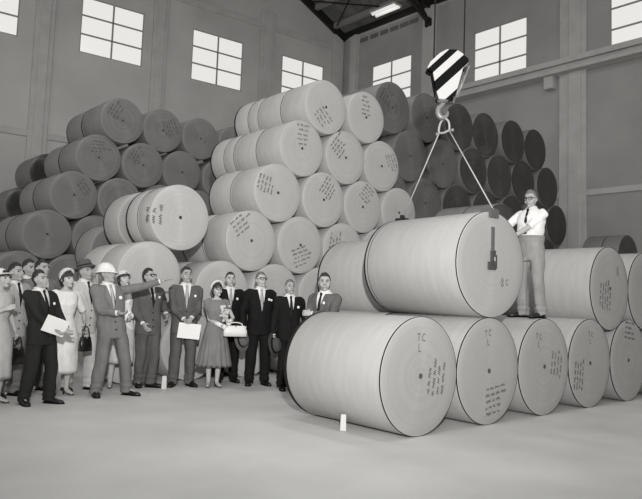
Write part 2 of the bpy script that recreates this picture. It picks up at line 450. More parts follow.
def relax(P, D, it=400):
    P = [list(q) for q in P]; P0 = [list(q) for q in P]
    for _ in range(it):
        for i in range(len(P)):
            for j in range(i):
                dx, dz = P[i][0] - P[j][0], P[i][1] - P[j][1]; d = sqrt(dx * dx + dz * dz)
                if d < D + .006:
                    s = (D + .006 - d) / 2 / d
                    P[i][0] += dx * s; P[i][1] += dz * s; P[j][0] -= dx * s; P[j][1] -= dz * s
        for q in P: q[1] = max(q[1], D / 2)
    return P

# --- front row on the floor (R = .625) ---
RF, LF = .6245, 1.53
fu = [5.545, 6.799, 8.053, 9.307, 10.561]; fv = 4.574
fm = [marks(1, 4, .30, -.02, 1.45, h=.06, span=.46, w=.006, big=[('T', -.07, .37, .075), ('C', .01, .365, .08), ('L', -.05, .26, .08)]),
      marks(2, 5, .1, -.38, .12, h=.055, span=.36, w=.005, big=[('T', -.10, .40, .07), ('C', -.02, .41, .075), ('L', -.05, .31, .07)]),
      marks(3, 4, .34, .05, 1.4, h=.06, span=.42, w=.006, big=[('T', -.22, .36, .07), ('C', -.13, .35, .07), ('L', -.17, .26, .07)]),
      marks(4, 4, -.3, -.12, 1.45, h=.055, span=.5, w=.007, big=[('T', -.06, .38, .07), ('C', .03, .37, .07), ('L', -.02, .28, .07)]),
      marks(5, 4, .0, .42, -.1, h=.06, span=.34, w=.006)]
lab = ['big roll at the near end of the front floor row, white peg before it',
       'second front floor roll from the white peg, handwriting below its core',
       'third front floor roll from the white peg, under the man in white shirt',
       'fourth front floor roll from the white peg, under the upper roll with faint writing',
       'fifth front floor roll from the white peg, cut by the picture edge']
for k in range(5):
    roll(fu[k], fv, RF, RF, LF, (FSIDE, FFACE), lab[k], 'front row of rolls on the floor', ((.002, .016), (LF - .055, LF - .001)), fm[k], spin=.0)
# second course
FZ = RF + sqrt((2 * RF + .008) ** 2 - (1.254 / 2) ** 2)
roll((fu[3] + fu[4]) / 2, fv + .0, FZ, RF, LF, (FSIDE, FFACE), 'upper roll behind the man in white shirt, faint writing on its end', 'rolls on the second course', ((.002, .016),), marks(8, 5, -.12, -.08, 1.45, h=.06, span=.5, w=.007, big=[('8', .2, .2, .14)]))
roll(fu[4] + .627, fv, FZ, RF, LF, (FSIDE, FFACE), 'upper roll of the second course mostly cut off by the picture edge', 'rolls on the second course', ((.002, .016),))
roll(fu[4] + 1.254, fv, RF, RF, LF, (FSIDE, FFACE), 'sixth front floor roll from the white peg, outside the picture edge', None)
roll(7.427, 6.17, FZ, RF, LF, (FSIDE, FFACE), 'upper roll behind the hanging roll and the man with folded arms', 'rolls on the second course', ((LF - .03, LF - .001),))
roll(6.80, 6.17, RF, RF, 1.15, (FSIDE, FFACE), 'floor roll of the back rank, hidden behind the near left front roll', None)
roll(8.05, 6.17, RF, RF, LF, (FSIDE, FFACE), 'floor roll of the back rank, hidden behind the second front roll', None)
# the roll on the hoist
HU, HV, HZ = 6.771, 4.539, 1.884
HA = radians(-4); LH = 1.58
hr = roll(HU, HV, HZ, RF + .006, LH, (FSIDE, FFACE), 'big pale roll hanging in slings from the crane hook', None, ((.004, .018), (LH - .028, LH - .001), (LH - .075, LH - .067)), marks(9, 0, 0, 0, 0, big=[('8', .17, -.26, .1), ('C', .27, -.24, .07)])); hr.rotation_euler = (0, 0, HA)

# --- main pale stack ---
RM, LM = .540, .745
mv = 9.64
Mrows = [[(8.59, 5.19), (9.71, 5.23)], [(8.01, 4.235), (9.125, 4.255), (10.236, 4.267)], [(7.46, 3.295), (8.556, 3.297), (9.684, 3.297), (10.78, 3.30)],
         [(6.914, 2.343), (8.02, 2.338), (9.13, 2.34), (10.23, 2.34)], [(6.395, 1.37), (7.50, 1.39), (8.6, 1.39), (9.7, 1.39)]]
flat = [(r, k) for r in range(5) for k in range(len(Mrows[r]))]
P = relax([Mrows[r][k] for r, k in flat] + [(5.475, 2.656), (4.99, 1.68), (5.868, .545), (7.0, .545), (8.1, .545), (9.2, .545), (4.7, .545), (10.3, .545)], 2 * RM)
mmk = {(0, 0): marks(20, 4, -.12, -.24, -.75, h=.07, span=.36), (0, 1): marks(21, 5, -.05, .2, .0, h=.07, span=.22), (1, 0): marks(22, 5, -.03, .22, .05, h=.07, span=.24),
       (1, 1): marks(23, 5, -.2, .15, .9, h=.06, span=.36), (1, 2): marks(24, 4, .25, .14, -1.1, h=.06, span=.36), (2, 0): marks(25, 5, -.26, .1, 1.35, h=.06, span=.32),
       (2, 1): marks(26, 5, .12, .2, 1.0, h=.055, span=.36), (2, 2): marks(27, 5, .08, .25, -.6, h=.06, span=.36), (3, 0): marks(28, 4, -.22, .24, .7, h=.065, span=.4),
       (3, 1): marks(29, 5, .0, -.26, .35, h=.06, span=.36), (3, 2): marks(30, 4, -.2, .15, 1.4, h=.06, span=.36)}
rown = ['top row', 'second row', 'third row', 'fourth row', 'fifth row']
for (r, k), (u, z) in zip(flat, P):
    nm = 'pale roll, %s along the %s of the pale stack, counting toward the hook' % (ORD[k], rown[r])
    roll(u, mv + random.uniform(-.03, .03), z, RM, LM, (KS, KF), nm, 'rolls of the pale stack', (), mmk.get((r, k)))
    if k == 0:
        y = mv + LM + .02; bd = ((0, .010), (LM - .035, LM - .001)); same = 'rolls of the pale stack'
        roll(u, y, z, RM, LM, (KS, KF), 'pale roll close behind the first one in the %s of the pale stack' % rown[r], same, bd if r > 1 else bd[:1], None, False)
        if r < 2:
            y += LM + .02; l3 = .34; l4 = .52
            roll(u, y, z, RM, l3, (KS, KF), 'narrow pale roll third from the front in the %s of the pale stack' % rown[r], same, ((0, .010),), None, False)
            roll(u, y + l3 + .02, z, RM, l4, (KS, KF), 'rearmost pale roll in the %s of the pale stack, below the windows' % rown[r], same, ((0, .010), (l4 - .05, l4 - .001)), None, False)
e = P[len(flat):]
for q in (flat.index((2, 1)), flat.index((3, 1)), flat.index((3, 2)), flat.index((4, 1)), flat.index((4, 2)), len(flat) + 3, len(flat) + 4, len(flat) + 5):
    roll(P[q][0], mv + 2 * LM + .06, P[q][1], RM, 1.2, (KS, KF), 'pale roll inside the pale stack, hidden behind its front rolls', 'hidden inner rolls of the pale stack')
u, z = e[0]; LP = .43
roll(u, mv, z, RM, LP, (KS, KF), 'pale roll with ring-marked end perched beside the pale stack, above the pointing man', 'rolls of the pale stack', (), marks(31, 3, -.42, .02, 1.55, h=.09, span=.34, w=.009))
roll(u, mv + LP + .02, z, RM, LP, (KS, KF), 'pale roll close behind the ring-marked one perched above the pointing man', 'rolls of the pale stack', ((0, .012), (LP - .05, LP - .001)), None, False)
roll(u + .02, mv + 2 * LP + .36, z, RM, .6, (FSIDE, FFACE), 'short pale roll two places behind the ring-marked one', 'rolls of the pale stack', ((.56, .599),), None, False)  # darker wrapper colours put the weaker light into this roll
u, z = e[1]
roll(u, mv, z, RM, LM, (KS, KF), 'pale roll just above the heads of the pointing man and the glasses man', 'rolls of the pale stack', ())
roll(u, mv + LM + .02, z, RM, LM, (KS, KF), 'pale roll close behind the one just above the pointing man', 'rolls of the pale stack', (), None, False)
for q in (.4, 1.2): roll(5.5, 11.95, q, .398, LM, (DS, DF), 'small grey roll low behind the visitors, under the shaded grey roll', 'hidden small rolls behind the visitors')
roll(5.5, 11.95, 2.145, RM, LM, (DS, DF), 'grey roll with shaded end, below the short pale roll and above the hats', 'rolls of the pale stack', ((LM - .04, LM - .001),))  # dull tones paint in the shadow lying on this end
bl = ['bottom roll on the floor between the legs of the glasses man and the papers man', 'bottom floor roll of the pale stack behind the woman in the flared dress', 'bottom floor roll of the pale stack behind the man with a hat', None, None, None]
for k, i in enumerate((2, 3, 4, 5, 6, 7)):
    u, z = e[i]
    roll(u, mv, z, RM, LM if k else 1.5, (KS, KF), bl[k] or 'bottom floor roll of the pale stack hidden behind the front rolls', None if bl[k] else 'hidden bottom rolls', ())

# --- dark stack, right rear ---
RX, LX, xv = .618, 1.5, 10.47
Xr = [[(11.48, 6.0), (12.73, 6.02), (14.05, 6.05), (15.30, 6.07), (16.56, 6.13), (17.87, 6.13)],
      [(12.11, 4.94), (13.36, 4.95), (14.67, 4.98), (15.92, 5.02), (17.2, 5.06), (18.49, 5.06)],
      [(11.48, 3.87), (12.74, 3.88), (14.0, 3.9), (15.3, 3.93), (16.55, 3.97), (17.83, 3.97), (19.05, 3.97)],
      [(12.1, 2.8), (13.36, 2.8), (14.62, 2.8), (15.9, 2.85), (17.2, 2.87), (18.45, 2.87)],
      [(11.48, 1.72), (12.73, 1.72), (14.0, 1.72), (15.26, 1.75), (16.52, 1.75), (17.8, 1.75), (19.07, 1.75)],
      [(12.1, .62), (13.36, .62), (14.62, .62), (15.9, .62), (17.16, .62), (18.43, .62), (19.69, .62)]]
fl = [(r, k) for r in range(6) for k in range(len(Xr[r]))]
P = relax([Xr[r][k] for r, k in fl], 2 * RX)
for (r, k), (u, z) in zip(fl, P):
    if r < 3:
        nm = 'dark roll, %s from the hook in the %s of the dark stack' % (ORD[k], rown[r]); g = 'rolls of the dark stack'
    else:
        nm = 'dark roll low in the dark stack, hidden behind the front rolls'; g = 'hidden lower rolls of the dark stack'
    mk = MARKS[(r * 5 + k * 3) % 12] if (r, k) in ((0, 0), (2, 2), (2, 3), (0, 3), (1, 2)) else None
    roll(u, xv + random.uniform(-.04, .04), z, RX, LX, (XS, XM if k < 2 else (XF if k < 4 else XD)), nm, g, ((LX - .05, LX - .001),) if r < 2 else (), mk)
# dark rolls lying on the third course behind the front rows
for (u, v, L, nm) in ((11.3, 7.35, 1.3, 'dark roll showing only its top above the hanging roll, before the rear stack'), (17.9, 7.75, 1.0, 'dark roll lying before the bare wall, showing above the second course rolls')):
    roll(u, v, RF + 2 * 1.082, RF, L, (XS, XF), nm, 'dark rolls behind the front rows', ((L * .45, L * .45 + .02),))
    for (du, cz) in ((-.626, 1.082), (.626, 1.082), (-1.252, 0), (0, 0), (1.252, 0)):
        roll(u + du, v, RF + cz, RF, L, (XS, XF), 'dark roll in the pile behind the front rows, hidden by the front rolls', 'hidden pile behind the front rows', ())

# --- dull stack, left rear ---
RB, LB, bv = .62, 1.14, 17.05
Br = [[(7.72, 6.03), (8.92, 5.99), (10.2, 6.0), (11.46, 6.0)], [(7.15, 4.95), (8.4, 4.93), (9.66, 4.95), (11.0, 4.97)], [(6.564, 3.88), (7.80, 3.9), (9.05, 3.88), (10.3, 3.88)],
      [(5.97, 2.82), (7.22, 2.84), (8.47, 2.82), (9.72, 2.81)], [(5.35, 1.75), (6.6, 1.78), (7.85, 1.75), (9.1, 1.74)], [(4.72, .62), (5.98, .62), (7.24, .62), (8.5, .62), (9.76, .62)]]
fl = [(r, k) for r in range(6) for k in range(len(Br[r]))]
P = relax([Br[r][k] for r, k in fl], 2 * RB)
rown = ['top row', 'second row', 'third row', 'fourth row', 'fifth row', 'bottom row']
for (r, k), (u, z) in zip(fl, P):
    if r > 2 and k > 2:
        roll(u, bv, z, RB, LB, (DS, DF), 'dull roll low in the dull stack, hidden behind the pale stack', 'hidden lower rolls of the dull stack'); continue
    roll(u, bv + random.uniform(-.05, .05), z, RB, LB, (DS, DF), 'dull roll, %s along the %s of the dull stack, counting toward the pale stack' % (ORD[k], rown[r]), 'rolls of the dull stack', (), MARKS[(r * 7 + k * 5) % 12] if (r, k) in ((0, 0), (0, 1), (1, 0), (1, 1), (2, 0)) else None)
    if k == 0:
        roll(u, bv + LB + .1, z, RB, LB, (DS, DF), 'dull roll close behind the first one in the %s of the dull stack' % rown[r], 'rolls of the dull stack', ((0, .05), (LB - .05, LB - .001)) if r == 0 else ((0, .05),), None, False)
        for q in [P[fl.index(i_)] for i_ in ((2, 1), (3, 2), (3, 1), (4, 1), (4, 2), (5, 1), (5, 2))]:
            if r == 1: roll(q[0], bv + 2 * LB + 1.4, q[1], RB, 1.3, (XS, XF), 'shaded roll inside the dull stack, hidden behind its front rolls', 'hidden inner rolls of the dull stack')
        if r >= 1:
            roll(u, bv + 2 * LB + 1.4, z, RB, 1.3, (XS, XF), 'shaded roll set farther back in the %s of the dull stack, near the wall' % rown[r], 'rolls of the dull stack', (), None, False)  # dark-stack colours stand in for the shade on these rear rolls

# ============================================================== HOIST HOOK
ap = Vector((HU, HV + LH * .5, 0))
def turn_h(q):
    dx, dy = q[0] - HU, q[1] - HV
    return Vector((HU + dx * cos(HA) - dy * sin(HA), HV + dx * sin(HA) + dy * cos(HA), q[2]))
AP = turn_h(ap)
dirc = Vector((-fw0.x, -fw0.y, 0))
hook = empty('hook_block', (AP.x - .025, AP.y + .015, 3.615), math.atan2(dirc.y, dirc.x) + pi / 2, 'black and white striped crane hook block hanging on two ropes over the lifted roll', 'crane hook')
# outline of the cheek plates (local x right, z up, metres; px/75 about x=444)
ol = [(427, 70), (430, 64), (439, 55), (446, 51), (455.5, 51), (462, 55), (467.5, 60), (467.5, 64), (462, 70), (455, 98), (447, 101.5), (439, 101.5), (436.5, 94), (433, 77), (432.5, 74), (428, 72)]
def hp(x, y): return ((x - 444.0) / 76.0, 4.3 - (y - 80.5) / 76.0 - 3.6)
OL = [hp(*q) for q in ol]
def clip(poly, a, c, keep):
    """clip polygon by a*x+c*z <= keep"""
    out = []
    for i in range(len(poly)):
        p, q = poly[i], poly[(i + 1) % len(poly)]
        dp, dq = a * p[0] + c * p[1] - keep, a * q[0] + c * q[1] - keep
        if dp <= 0: out.append(p)
        if dp * dq < 0:
            t = dp / (dp - dq); out.append((p[0] + (q[0] - p[0]) * t, p[1] + (q[1] - p[1]) * t))
    return out
for y0, y1, nm in ((-.10, -.075, 'cheek_plate'), (.075, .10, 'cheek_plate')):
    b = bmesh.new()
    # stripes rise to the right at 45 degrees: boundaries of constant (z - x)
    a, c = -.70, .714
    vals = [a * x + c * z for x, z in OL]; lo, hi = min(vals), max(vals)
    cuts = [lo - 1, .29, .44, .56, .656, .74, hi + 1] if y0 < 0 else [lo - 1, hi + 1]
    for k in range(len(cuts) - 1):
        poly = clip(clip(OL, a, c, cuts[k + 1]), -a, -c, -cuts[k])
        if len(poly) < 3: continue
        f1 = [b.verts.new((x, y0, z)) for x, z in poly]; f2 = [b.verts.new((x, y1, z)) for x, z in poly]
        fs = [b.faces.new(f1), b.faces.new(f2[::-1])]
        for i in range(len(poly)): fs.append(b.faces.new((f1[i], f1[(i + 1) % len(poly)], f2[(i + 1) % len(poly)], f2[i])))
        for f in fs: f.material_index = 1 if k % 2 == 0 else 0
    link(nm, b, [WHITEP, BLACK], hook, False)
b = bmesh.new()
for x in (-.13, .02, .16):
    bb = bmesh.new(); lathe(bb, [(.03, -.045), (.14, -.045), (.125, -.02), (.125, .02), (.14, .045), (.03, .045)], 32, 'Y')
    for v in bb.verts: v.co = Vector((v.co.x + .02, v.co.y * .45 + x * .32, v.co.z + .83))
    link('sheave', bb, STEEL, hook)
box(b, (.0, 0, .60), (.18, .14, .34)); link('block_body', b, STEEL, hook, False)
b = bmesh.new()                                    # pale guard strap down the right edge
bar(b, (.315, -.115, .86), (.16, -.115, .44), .03, .025); bar(b, (.315, .115, .86), (.16, .115, .44), .03, .025)
ball(b, (.315, 0, .86), (.032, .13, .036)); link('guard_strap', b, GREYMETAL, hook)
b = bmesh.new()
hk = [(.0, 0, .48), (.0, 0, .38)]
tube(b, hk, [.04, .03], 12); ball(b, (0, 0, .43), (.075, .09, .04)); link('swivel', b, GREYMETAL, hook)
b = bmesh.new()
pts = [(0.02 + x_ * .62, 0, .40 + (z_ - .37) * .72) for x_, y_, z_ in [(0, 0, .37), (-.05, 0, .33), (-.115, 0, .26), (-.12, 0, .17), (-.06, 0, .105), (.03, 0, .11), (.075, 0, .17), (.08, 0, .22)]]
tube(b, pts, [.028, .031, .035, .038, .038, .03, .022, .01], 12, 4); link('hook', b, GREYMETAL, hook)
for x, yy in ((hp(434, 0)[0], -.03), (hp(464.8, 0)[0], .03)):
    b = bmesh.new(); tube(b, [(x, yy, .84), (x + .01, yy, 6.0), (x + .02, yy, 13.55 - 3.6)], .009, 8); link('hoist_rope', b, ROPE, hook)
# sling set
top = Vector((ap.x, ap.y, 3.6)) + Vector((-.02 * rt0.x, -.02 * rt0.y, .04))
sl = empty('sling', (AP.x, AP.y, 3.58), 0, 'two-legged lifting sling running from the hook to both ends of the hanging roll', 'sling')
O = sl.location.copy()
def loc(p): return turn_h(p) - O
TZ = HZ + RF
b = bmesh.new()
tube(b, [loc((ap.x + .0, ap.y + dy, 3.5 + dz)) for dy, dz in ((-.09, .14), (-.075, .25), (0, .31), (.075, .25), (.09, .14), (0, .12))], .014, 8, 3, closed=True)
link('master_ring', b, SLING, sl)
near, far = Vector((HU, HV - .02, TZ + .02)), Vector((HU, HV + LH - .06, TZ + .03))
for q, s in ((near, -.11), (far, .11)):
    b = bmesh.new(); tube(b, [loc((ap.x, ap.y + s * .7, 3.65)), loc(q)], .0085, 8); link('sling_leg', b, SLING, sl)
b = bmesh.new()
tube(b, [loc((ap.x, ap.y - .13, 3.63)), loc((ap.x + .02, ap.y + .13, 3.63))], .013, 8); ball(b, loc((ap.x + .02, ap.y + .14, 3.63)), .024); ball(b, loc((ap.x, ap.y - .14, 3.63)), .024)
link('shackle_pin', b, GREYMETAL, sl)
b = bmesh.new()                                    # edge protector on the near rim, strap and bracket into the core
for x in (-.06, 0, .06): box(b, loc((HU + x, HV + .05, TZ + .02)), (.035, .13, .055)); box(b, loc((HU + x, HV - .022, TZ - .02)), (.035, .03, .10))
box(b, loc((HU, HV - .012, TZ - .01)), (.15, .02, .05)); link('edge_clamp', b, mat('clamp_steel', .13, rough=.4, metal=.3), sl, False)
b = bmesh.new(); box(b, loc((HU + .0, HV - .012, HZ + .31)), (.05, .018, .27)); link('strap', b, mat('clamp_steel', .13), sl, False)
b = bmesh.new()
box(b, loc((HU + .0, HV - .02, HZ + .1)), (.07, .03, .13)); box(b, loc((HU - .02, HV - .02, HZ - .02)), (.13, .03, .09)); box(b, loc((HU + .03, HV - .03, HZ + .03)), (.03, .03, .16))
tube(b, [loc((HU, HV + .18, HZ)), loc((HU, HV - .05, HZ))], .018, 10)
link('core_bracket', b, mat('bracket_steel', .06, rough=.4), sl, False)
b = bmesh.new(); box(b, loc((HU + .03, HV - .037, HZ + .06)), (.05, .006, .05)); link('bracket_plate', b, WHITEP, sl, False)
b = bmesh.new()
box(b, loc((HU, HV + LH - .05, TZ + .02)), (.10, .16, .04)); box(b, loc((HU - .0, HV + LH - .06, TZ + .05)), (.04, .06, .07)); link('edge_clamp', b, STEEL, sl, False)

# ================================================================== CHOCKS
def chock(x, y, hpx, label, rz=.7):
    p = at_z(x, y); dd = (p - Vector((0, 0, HC))).dot(CW); h = hpx * dd / FPX
    b = bmesh.new(); w = h * .38
    vs = [b.verts.new(q) for q in ((-w / 2, -w * .35, 0), (w / 2, -w * .35, 0), (w / 2, w * .35, 0), (-w / 2, w * .35, 0), (-w * .42, -w * .25, h), (w * .42, -w * .25, h), (w * .42, w * .25, h), (-w * .42, w * .25, h))]
    for f in ((0, 1, 2, 3), (4, 5, 6, 7), (0, 1, 5, 4), (1, 2, 6, 5), (2, 3, 7, 6), (3, 0, 4, 7)): b.faces.new([vs[i] for i in f])
    bmesh.ops.bevel(b, geom=b.edges[:], offset=w * .06, segments=2, affect='EDGES')
    o = link('wooden_chock', b, WOOD, None, False); o.location = p; o.rotation_euler = (0, 0, -YAW)
    tag(o, label, 'chock', 'white floor pegs'); return o
chock(343, 430.5, 16, 'small upright white peg on the floor against the near front roll')
chock(164, 389, 13, 'small upright white peg on the floor behind the glasses man, by the bottom roll')

# =================================================================== PEOPLE
def ik(a, c, l1, l2, hint):
    """elbow / knee point of a two-bone chain from a to c bending towards hint"""
    a, c = Vector(a), Vector(c); d = c - a; L = d.length
    if L > (l1 + l2) * .995: c = a + d * ((l1 + l2) * .995 / L); d = c - a; L = d.length
    x = (l1 * l1 - l2 * l2 + L * L) / (2 * L); h = sqrt(max(l1 * l1 - x * x, 0)); d.normalize()
    n_ = Vector(hint) - d * Vector(hint).dot(d)
    if n_.length < 1e-4: n_ = Vector((0, 1, 0)) - d * d.y
    return a + d * x + n_.normalized() * h, c

def hand(bm, w, d, palm_n, side, curl, s=1.0):
    """palm, four unequal fingers and a thumb; w wrist, d direction, palm_n the side the fingers close to"""
    d = Vector(d).normalized(); pn = Vector(palm_n); pn = (pn - d * pn.dot(d)).normalized(); sx = d.cross(pn) * side
    M = Matrix((sx, d, pn)).transposed()
    ball(bm, w + d * .048 * s, (.041 * s, .056 * s, .018 * s), M, 12, 8)
    for k, (off, ln) in enumerate(((-.030, .078), (-.010, .088), (.011, .082), (.031, .064))):
        p = w + d * .085 * s + sx * off * s; a = 0; pts = [p - d * .03 * s, p]; dd = d
        for seg in (.45, .32, .23):
            a += curl; dd = d * cos(a) + pn * sin(a); p = p + dd * ln * seg * s; pts.append(p)
        tube(bm, pts, [.0105 * s, .0105 * s, .010 * s, .0092 * s, .0078 * s], 8)
    p = w + d * .022 * s - sx * .030 * s + pn * .006
    td = (d * .62 - sx * .62 + pn * .45).normalized(); t2 = (d * .85 - sx * .1 + pn * .5).normalized()
    tube(bm, [w + d * .01 * s, p, p + td * .038 * s, p + td * .038 * s + t2 * .032 * s], [.013 * s, .0135 * s, .0115 * s, .009 * s], 8)

# torso cross-sections of the body (z, half width, half depth, y shift)
def torso_rings(k=1.0, fem=False, belly=0.0):
    if fem:
        T = [(.84, .150, .105, .0), (.92, .172, .118, .005), (1.0, .155, .108, 0), (1.08, .128, .092, 0), (1.16, .135, .098, -.004), (1.25, .150, .118, -.014), (1.33, .158, .105, -.004), (1.40, .158, .085, .004), (1.44, .12, .07, .006), (1.47, .07, .055, .008)]
    else:
        T = [(.84, .155, .11, .0), (.92, .170, .118, .002), (1.0, .162, .112, -.002), (1.08, .155, .110, -.003), (1.18, .168, .118, -.004), (1.28, .182, .124, -.004), (1.36, .182, .112, .0), (1.42, .165, .092, .006), (1.46, .115, .075, .01), (1.49, .07, .062, .012)]
    return [(z, w * k, d * k + (belly * max(0, 1 - abs(z - 1.05) / .25)), y - belly * .5 * max(0, 1 - abs(z - 1.05) / .25)) for z, w, d, y in T]
def interp_ring(T, z):
    if z <= T[0][0]: return T[0][1:]
    for a, c in zip(T, T[1:]):
        if a[0] <= z <= c[0]:
            t = (z - a[0]) / (c[0] - a[0]); return tuple(a[i] * (1 - t) + c[i] * t for i in (1, 2, 3))
    return T[-1][1:]

def person(name_label, px, py, H, turn=0, fem=False, belly=0.0, lean=(0, 0), head=(0, 0, 0), feet=((-.11, 0), (.11, 0)), toes=(-14, 14),
           R=None, L=None, hcurl=(.45, .45), hpalm=((1, 0, 0), (-1, 0, 0)), ehint=((-.6, .7, -.4), (.6, .7, -.4)),
           coat=None, shirt=None, tie=None, trousers=None, dress=None, sleeve='long', hair=None, hairstyle='short', hat=None, glasses=False,
           badge=None, shoes=None, skin=None, base_z=0.0, pos=None, group=None, vneck=(1.10, .066), db=False, facing_world=None, beard=False, pocket=True, collar_w=.058):
    """R / L: wrist targets (local metres for a 1.75 m figure, +x = picture right when facing the camera, -y = forward)"""
    skin = skin or SKIN; shoes = shoes or LEATHER; s = H / 1.735
    p = Vector(pos) if pos is not None else at_z(px, py, base_z)
    d = Vector((-p.x, -p.y, 0)).normalized()
    rz = math.atan2(d.y, d.x) + pi / 2 + radians(turn)
    root = empty('person', p, rz, name_label, 'person', group)
    lx, ly = lean
    def warp(v):
        z = v.z
        if z > .80:
            k = z - .80; v = Vector((v.x + lx * k, v.y + ly * k, z - .12 * (lx * lx + ly * ly) * k))
        return v * s
    def fin(name, bm, mats, label=None, smooth=True, parent=root):
        for v in bm.verts: v.co = warp(v.co)
        o = link(name, bm, mats, parent, smooth)
        if label: o['label'] = label
        return o
    T = torso_rings(1.0, fem, belly)
    # ---- joints
    shw = .158 if fem else .182
    SH_ = [Vector((-shw, .008, 1.395)), Vector((shw, .008, 1.395))]
    wr = [Vector(R) if R else Vector((-.27, -.04, .83)), Vector(L) if L else Vector((.27, -.04, .83))]
    EL = []; 
    for i in (0, 1):
        e_, c_ = ik(SH_[i], wr[i], .295, .262, ehint[i]); EL.append(e_); wr[i] = c_
    hipw = .088
    ANK = [Vector((feet[0][0], feet[0][1] + .03, .085)), Vector((feet[1][0], feet[1][1] + .03, .085))]
    HIP = [Vector((-hipw, .0, .90)), Vector((hipw, .0, .90))]
    KN = []
    for i in (0, 1):
        k_, c_ = ik(HIP[i], ANK[i], .418, .402, ((-1 if i == 0 else 1) * .15, -1, 0)); KN.append(k_); ANK[i] = c_
    # ---- body: one continuous surface
    bm = bmesh.new()
    loft(bm, [(0, y, z, w * .86, d_ * .86) for z, w, d_, y in T])
    tube(bm, [(0, .018, 1.42), (0, .005, 1.50), (0, -.008, 1.575)], [.058, .053, .056] if not fem else [.048, .044, .048], 14)
    for i in (0, 1):
        sd = -1 if i == 0 else 1
        tube(bm, [SH_[i] + Vector((-sd * .03, 0, 0)), SH_[i] + (EL[i] - SH_[i]) * .25, EL[i], EL[i] + (wr[i] - EL[i]) * .35, wr[i]], [.052, .046, .036, .037, .025] if not fem else [.042, .038, .032, .032, .022], 12)
        hand(bm, wr[i], wr[i] - EL[i] if not isinstance(hcurl[i], tuple) else Vector(hcurl[i][1]), hpalm[i], sd, hcurl[i] if not isinstance(hcurl[i], tuple) else hcurl[i][0], .92 if fem else 1.0)
        tube(bm, [HIP[i] + Vector((0, 0, .02)), HIP[i] + (KN[i] - HIP[i]) * .4, KN[i], KN[i] + (ANK[i] - KN[i]) * .35 + Vector((0, .012, 0)), ANK[i]], [.082, .075, .052, .050, .033], 12)
        a = radians(toes[i]); f = Vector((sin(a), -cos(a), 0))
        tube(bm, [ANK[i] + Vector((0, 0, -.01)), ANK[i] + f * .07 + Vector((0, 0, -.045)), ANK[i] + f * .15 + Vector((0, 0, -.06))], [.035, .034, .022], 10)
    # head in its own frame
    hy, hpit, hrol = (radians(q) for q in head)
    HM = (Matrix.Rotation(hy, 3, 'Z') @ Matrix.Rotation(-hpit, 3, 'X') @ Matrix.Rotation(hrol, 3, 'Y'))
    HC_ = Vector((0, .002, 1.498)) + HM @ Vector((0, -.018, .105))
    def HP(v): return HM @ (Vector(v) * 1.05) + HC_
    hb = bmesh.new(); vs = ball(hb, (0, 0, 0), 1, None, 28, 20)
    for v in vs:
        x, y, z = v.co
        X, Y, Z = .074 * x, (.098 if y > 0 else .094) * y, .116 * z
        if z < .1:
            t = min(1, (.1 - z) / 1.1); X *= 1 - .30 * t ** 1.6
            if y > 0: Y *= 1 - .45 * t
        if y < 0: Y *= .97 - .05 * (1 - abs(x))
        for ex in (-.031, .031):
            q = ((X - ex) / .020) ** 2 + ((Z - .004) / .014) ** 2
            if y < 0: Y += .011 * math.exp(-q)
        v.co = HP((X, Y, Z))
    for f in hb.faces: pass
    tmp = bpy.data.meshes.new('tmp'); hb.to_mesh(tmp); hb.free(); bm.from_mesh(tmp); bpy.data.meshes.remove(tmp)
    tube(bm, [HP((0, -.080, .022)), HP((0, -.096, -.004)), HP((0, -.110, -.026)), HP((0, -.094, -.036))], [.009, .011, .0145, .011], 10)
    ball(bm, HP((-.012, -.092, -.030)), .009); ball(bm, HP((.012, -.092, -.030)), .009)
    tube(bm, [HP((-.048, -.070, .024)), HP((-.022, -.090, .026)), HP((0, -.090, .022)), HP((.022, -.090, .026)), HP((.048, -.070, .024))], .0085, 8)
    ball(bm, HP((0, -.066, -.094)), (.028, .020, .018), None)
    tube(bm, [HP((-.026, -.078, -.060)), HP((0, -.092, -.056)), HP((.026, -.078, -.060))], [.006, .0095, .006], 8)
    tube(bm, [HP((-.022, -.078, -.068)), HP((0, -.090, -.070)), HP((.022, -.078, -.068))], [.006, .0095, .006], 8)
    for sx in (-1, 1):
        ball(bm, HP((sx * .075, .008, -.004)), (.010, .019, .031), HM)
        ball(bm, HP((sx * .040, -.050, -.032)), (.024, .022, .028), HM)
    bm = remesh(bm, .0068, 4)
    HI = HM.inverted()
    for f in bm.faces:
        c = f.calc_center_median()
        if c.z > 1.4:
            q = (HI @ (c - HC_)) / 1.05
            if q.y < -.055:
                for ex in (-.031, .031):
                    if ((q.x - ex) / .012) ** 2 + ((q.z - .003) / .0055) ** 2 < 1: f.material_index = 1
                    if abs(q.x - ex) < .019 and .020 < q.z < .028: f.material_index = 2
                if abs(q.x) < .021 and -.068 < q.z < -.059 and q.y < -.07: f.material_index = 3
    fin('body', bm, [skin, EYE, hair or HAIRD, LIP])
